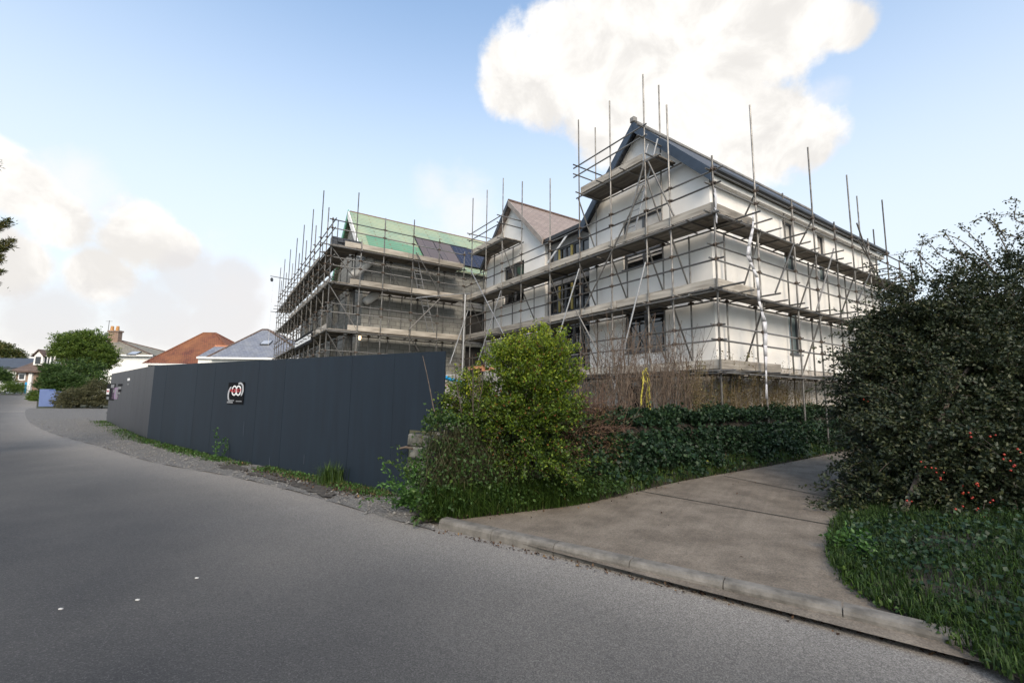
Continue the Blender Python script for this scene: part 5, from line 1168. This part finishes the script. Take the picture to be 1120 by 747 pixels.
def roof_pt(x, y, ye, ze_, yr, zr_):       # survey point on a front roof slope between eave and ridge
    r = ray(x, y); k = (zr_-ze_)/(yr-ye); t = (ze_-EYE-k*ye)/(r[2]-k*r[1]); return EYEP+r*t, nrm(np.array([0, -k, 1.]))
c, n = roof_pt(147,387,Y-.3,ze,Y+4,zr); skylight(WH, c, 1.1, .9, n, np.array([0,0,1.]))
# red tiled house
Y = 46.; x0, x1 = xpx(162,398,Y), xpx(262,398,Y); ze = zpx(398,170,Y); zr = zpx(365,228,Y)
RH = thing('house', ((x0+x1)/2, Y+4, 0), 'house with a big lichen stained red tiled hipped roof showing above the hoarding', 'house')
hip_house(RH, x0, x1, Y, Y+9, float(hgt((x0+x1)/2, Y))-.3, ze, (xpx(222.5,365,Y+4.5), xpx(236,365,Y+4.5), Y+4.5), zpx(364.5,229,Y+4.5), MT['whitepaint'], MT['redtile'])
# grey slate house
Y = 42.; x0, x1 = xpx(232,392,Y), xpx(340,392,Y); ze = zpx(391.5,260,Y); xr = xpx(290,362,Y+4.5); zr = zpx(361,290,Y+4.5)
GH = thing('house', ((x0+x1)/2, Y+4, 0), 'house with a pale blue grey slate hipped roof and skylight next to the scaffolding', 'house')
hip_house(GH, x0, x1, Y, Y+8.5, float(hgt((x0+x1)/2, Y))-.3, ze, (xr-.15, xr+.4, Y+4.25), zr, MT['whitepaint'], MT['slate'])
c, n = roof_pt(291.5,375.5,Y-.3,ze,Y+4.25,zr); skylight(GH, c, .95, .8, n, np.array([0,0,1.]))
m = MB(); a, b = xpx(217,382,Y+1), xpx(247,382,Y+1); z0, z1 = zpx(391,230,Y+1.), zpx(379.5,230,Y+3.2); r = MB(); r.hexa([(a,Y+1,z0),(b+1.5,Y+1,z0),(b+1.5,Y+3.4,z1),(a,Y+3.4,z1),(a,Y+1,z0+.1),(b+1.5,Y+1,z0+.1),(b+1.5,Y+3.4,z1+.1),(a,Y+3.4,z1+.1)]); r.build('annexe_roof', MT['slate'], GH)
r = MB(); r.box(a,b+1.5,Y+3.3,Y+3.55,z1+.04,z1+.2); r.build('ridge_tiles', MT['orange'], GH); r = MB(); r.box(a,b+1.4,Y+1.1,Y+3.3,z0-2.5,z0-.01); r.build('wall', MT['whitepaint'], GH); r = MB(); r.box(a-.05,b+1.4,Y+.9,Y+.99,z0-.12,z0+.06); r.build('gutter', MT['white'], GH)
# dormer house at the end of the lane
Y = 56.; f = lambda x, y: at(x, y, Y)
x0, x1 = f(16,420)[0], f(62,420)[0]; gz = f(30,437)[2]; ze = f(30,407)[2]; zr = f(45,390)[2]
DH = thing('house', ((x0+x1)/2, Y+3, gz), 'house at the lane end with white gabled dormers and a brick front', 'house')
m = MB(); m.box(x0,x1,Y,Y+7,gz-.5,ze); m.build('wall', MT['brickred'], DH)
m = MB(); m.hexa([(x0-.3,Y-.5,ze-.05),(x1+.3,Y-.5,ze-.05),(x1+.3,Y+3.5,zr+.6),(x0+1.4,Y+3.5,zr+.6),(x0-.3,Y-.5,ze+.12),(x1+.3,Y-.5,ze+.12),(x1+.3,Y+3.5,zr+.8),(x0+1.4,Y+3.5,zr+.8)]); 
m.hexa([(x0+1.4,Y+3.5,zr+.6),(x1+.3,Y+3.5,zr+.6),(x1+.3,Y+7.4,ze),(x0-.3,Y+7.4,ze),(x0+1.4,Y+3.5,zr+.8),(x1+.3,Y+3.5,zr+.8),(x1+.3,Y+7.4,ze+.15),(x0-.3,Y+7.4,ze+.15)]); m.build('roof', MT['browntile'], DH)
for (xa, xb, px) in ((33,43,'a'),(50.5,57,'b')):
    a, b = f(xa,395)[0], f(xb,395)[0]; zb, zt, zp = f(38,399)[2], f(38,389)[2], f(38,383)[2]; c = (a+b)/2
    m = MB(); m.prism([(a,Y+.4,zb),(b,Y+.4,zb),(b,Y+.4,zt),(c,Y+.4,zp),(a,Y+.4,zt)], (0,2.6,0)); d_ = m.build('dormer', MT['whitepaint'], DH)
    m = MB(); m.hexa([(a-.2,Y+.2,zt-.12),(c,Y+.2,zp+.02),(c,Y+3.1,zp+.02),(a-.2,Y+3.1,zt-.12),(a-.2,Y+.2,zt),(c,Y+.2,zp+.16),(c,Y+3.1,zp+.16),(a-.2,Y+3.1,zt)]); m.hexa([(c+.004,Y+.2,zp+.02),(b+.2,Y+.2,zt-.12),(b+.2,Y+3.1,zt-.12),(c+.004,Y+3.1,zp+.02),(c+.004,Y+.2,zp+.16),(b+.2,Y+.2,zt),(b+.2,Y+3.1,zt),(c+.004,Y+3.1,zp+.16)]); m.build('dormer_roof', MT['browntile'], d_)
    m = MB(); m.box(a+.25,b-.25,Y+.34,Y+.397,zb+.15,zt-.1); m.build('window', MT['glass'], d_)
a, b = f(42.5,394)[0], f(51,394)[0]; m = MB(); m.box(a,b,Y+.6,Y+1.6,f(46,398)[2],f(46,389.5)[2]); w_ = m.build('window', MT['glass'], DH)
for x in (a, (a+b)/2-.05, b-.1):
    m = MB(); m.box(x,x+.1,Y+.54,Y+.597,f(46,398)[2],f(46,389.5)[2]); m.build('frame', MT['white'], w_)
m = MB(); m.box(a-.1,b+.1,Y+.5,Y+.597,f(46,389.5)[2],f(46,388.6)[2]); m.build('frame', MT['white'], w_)
def lwin(xa, xb, ya, yb, nm='window', mt='glass'):
    m = MB(); m.box(f(xa,ya)[0],f(xb,ya)[0],Y-.06,Y-.004,f(xa,yb)[2],f(xa,ya)[2]); o = m.build(nm, MT['white'] if nm == 'window' else MT[mt], DH)
    if nm == 'window':
        m = MB(); m.box(f(xa,ya)[0]+.15,f(xb,ya)[0]-.15,Y-.09,Y-.061,f(xa,yb)[2]+.15,f(xa,ya)[2]-.15); m.build('pane', MT['glass'], o)
lwin(21,29,408,416); m = MB(); m.box(f(20,420)[0],f(26,420)[0],Y-1.2,Y-.1,gz-.3,f(22,418)[2]); m.build('porch_wall', MT['whitepaint'], DH); lwin(28,33,418,430,'door','bluepipe'); m = MB(); m.box(f(33,410)[0],f(37,410)[0],Y-.2,Y-.004,gz-.3,f(35,408)[2]); m.build('pilaster', MT['whitepaint'], DH)
# low grey roofed bungalow further left
Y = 66.; f = lambda x, y: at(x, y, Y); x0, x1 = f(-40,400)[0], f(36,400)[0]
LB = thing('bungalow', ((x0+x1)/2, Y+4, 0), 'low bungalow with a plain dark grey roof behind the hedge at the left edge', 'house')
m = MB(); m.box(x0,x1,Y,Y+8,0.2,f(10,403)[2]); m.build('wall', MT['whitepaint'], LB)
m = MB(); m.hexa([(x0-.4,Y-.4,f(10,403.5)[2]),(x1+.4,Y-.4,f(10,403.5)[2]),(x1+.4,Y+4,f(10,391)[2]),(x0-.4,Y+4,f(10,391)[2])]+[(x0-.4,Y-.4,f(10,403.5)[2]+.2),(x1+.4,Y-.4,f(10,403.5)[2]+.2),(x1+.4,Y+4,f(10,391)[2]+.2),(x0-.4,Y+4,f(10,391)[2]+.2)]); m.hexa([(x0-.4,Y+4.01,f(10,391)[2]),(x1+.4,Y+4.01,f(10,391)[2]),(x1+.4,Y+8.4,f(10,403)[2]),(x0-.4,Y+8.4,f(10,403)[2])]+[(x0-.4,Y+4.01,f(10,391)[2]+.2),(x1+.4,Y+4.01,f(10,391)[2]+.2),(x1+.4,Y+8.4,f(10,403)[2]+.2),(x0-.4,Y+8.4,f(10,403)[2]+.2)]); m.build('roof', MT['dkslate'], LB)
# flat blue-grey block standing in for a masked-out car by the roadside
Y = float(g(50, 444.5)[1]); f = lambda x, y: at(x, y, Y)
m = MB(); m.prism([f(42,444.5),f(58,444.5),f(61,439),f(68,430),(f(66,428.5)),f(53.5,427.5),f(53.5,425.5),f(43.5,425.5)], np.array([.1,.35,0])); tag(m.build('masked_car_block', MT['bluemask']), 'flat blue grey block for a masked car in front of the clipped hedge', 'masked_car')

def crown(name_root, label, cat, blobs, n, size, mname, trunk=None, group=None, per=26, L0=.3, L1=.8, tone_bias=0., trunk_r=.2, updir=.3):
    """blobs: (px x, px y, forward distance Y, rx metres, rz metres)"""
    c = at(blobs[0][0], blobs[0][1], blobs[0][2]); base = np.array([c[0], c[1], float(hgt(c[0], c[1]))])
    t = thing(name_root, base, label, cat, group); tot = sum(b[3]*b[4] for b in blobs); Ps = []; As = []; TW = []
    for (x, y, Y, rx, rz) in blobs:
        q = sprays(max(6, int(n*rx*rz/tot)), at(x,y,Y), (rx,rx*.9,rz), .3, L0, L1, .2, per, size*.8, updir, flatten=.7, bottom=-.8); Ps.append(q[0]); As.append(q[1]); TW.append((at(x,y,Y), q[2]))
    P = np.vstack(Ps); P[:, 2] = np.maximum(P[:, 2], hgt(P[:, 0], P[:, 1])+.02); leaves('crown', P, size, MT[mname], t, aim=np.vstack(As), asp=.6, tone=np.clip(rng.beta(2,2.2,len(P))+tone_bias, 0, 1))
    m = MB()
    if trunk:
        for (cx_, tw) in TW: 
            k = base*.35+cx_*.65; m.tube([base+np.array([jit(.1),jit(.1),-.1]), k*np.array([1,1,.0])+np.array([0,0,base[2]*.5+cx_[2]*.42]), cx_], [trunk_r, trunk_r*.6, trunk_r*.2], 7)
        m.build('trunk', MT['bark'], t, uv=False)
    return t
Y = 41.
crown('round_tree', 'round topped broadleaf tree with a bushy green crown beside the white house', 'tree', [(92,384,Y,2.2,1.4),(76,387,Y,1.3,.9),(110,392,Y,1.3,1.3),(85,374,Y,1.8,.9),(102,372,Y+.5,1.3,.8),(66,381,Y-.3,.7,.35),(116,393,Y,.6,.7),(104,400,Y,.9,.6)], 1500, .13, 'leaf_tree', True, trunk_r=.22, L0=.2, L1=.5)
crown('tree_undergrowth', 'dark shrubby undergrowth at the foot of the round tree', 'shrub', [(95,412,38.,1.2,1.3),(84,410,38.,1.0,1.2),(106,418,37.,.8,.7)], 260, .14, 'leaf_hedge')
crown('clipped_hedge', 'tall clipped dark green hedge in front of the round tree by the side road', 'hedge', [(56,406,36.,.7,.65),(53,416,36.,.5,.7),(62,410,35.5,.9,.75),(76,417,35.,1.1,.75),(60,422,35.,1.2,.8),(88,423,35.,.9,.6),(55,428,36.,.5,.7),(70,428,35.,1.1,.7)], 1500, .10, 'leaf_hedge', L0=.12, L1=.32)
crown('brown_bush', 'low brown green heathery bush at the bend beside the far end of the hoarding', 'bush', [(92,436,31.,1.5,.7),(108,432,31.,.9,.9),(76,440,31.,.8,.35),(115,438,30.5,.5,.5)], 620, .09, 'leaf_dryhedge' if 'leaf_dryhedge' in MT else 'leaf_drygrass', L0=.2, L1=.5)
crown('roadside_shrub', 'narrow green shrub by the road in front of the dormer house', 'shrub', [(38,434,40.,.4,.5),(36,439,40.,.35,.35),(40,439,38.,.35,.4)], 170, .09, 'leaf_tree', L0=.1, L1=.3)
crown('front_hedge', 'dark green hedge at the far left edge before the bungalow', 'hedge', [(0,411,52.,1.0,.9),(-12,410,52.,1.2,1.1),(9,413,52.,.5,.7),(2,417,52.,1.0,.6)], 420, .13, 'leaf_hedge', L0=.15, L1=.4)
crown('garden_shrub', 'rounded pale green garden shrub beside the road end', 'shrub', [(14,425,50.,.8,.35),(8,426,50.,.6,.3),(20,427,50.,.4,.3)], 220, .10, 'leaf_tree', tone_bias=-.1)
crown('far_conifer', 'spreading yellowish conifer rising behind the bungalow roof', 'tree', [(4,388,78.,2.6,1.0),(-10,384,78.,2.8,1.5),(12,391,78.,1.6,.6),(0,383,78.,1.4,.7)], 320, .3, 'leaf_pine', True, L0=.5, L1=1.2, trunk_r=.3)
# pine whose branch tips reach in at the left edge
pb = at(-95, 470, 10.); pb[2] = float(hgt(pb[0], pb[1])); PT = thing('pine_tree', pb, 'pine tree just outside the left edge with two branch tips reaching into the sky', 'tree')
m = MB(); topp = pb+np.array([.2,.1,7.2]); m.tube([pb, pb+np.array([.05,0,3.5]), topp], [.2,.14,.04], 8); m.build('trunk', MT['bark'], PT, uv=False)
m = MB(); Q = []; QA = []
br = [((-8,248),(11,241)),((-8,254),(9,246)),((-8,268),(15,263)),((-8,272),(13,269)),((-10,277),(4,273)),((-10,283),(1,280)),((-10,288),(1,284)),((-12,300),(2,297))]
for (a, b) in br:
    p1 = at(*b, 10.); pm = at(*a, 10.); root_ = np.array([pb[0]+.1, pb[1], pm[2]-.5]); m.tube([root_, pm, p1], [.05,.02,.006], 5)
    for _ in range(420): f_ = rng.uniform(-.5,1.0); Q.append(pm+(p1-pm)*f_+rng.normal(0,.032,3)*np.array([1,1,.8])); QA.append(nrm(p1-pm)+rng.normal(0,.5,3)+np.array([0,0,.3]))
for _ in range(46):
    z = rng.uniform(2.2,7.2); an = rng.uniform(0,6.28); L_ = rng.uniform(.5,1.25)*(1.2-(z-2)/7); p = pb+np.array([.1,0,z]); d = np.array([math.cos(an),math.sin(an),.2])
    if d[0] > .2: L_ = min(L_, .75)
    m.tube([p, p+d*L_], [.03,.006], 4)
    for _ in range(80): f_ = rng.uniform(.2,1.05); Q.append(p+d*L_*f_+rng.normal(0,.07,3)); QA.append(d+rng.normal(0,.5,3))
m.build('branch', MT['bark'], PT, uv=False); leaves('needles', Q, .085, MT['leaf_pine'], PT, aim=nrm(np.array(QA)), asp=.22)
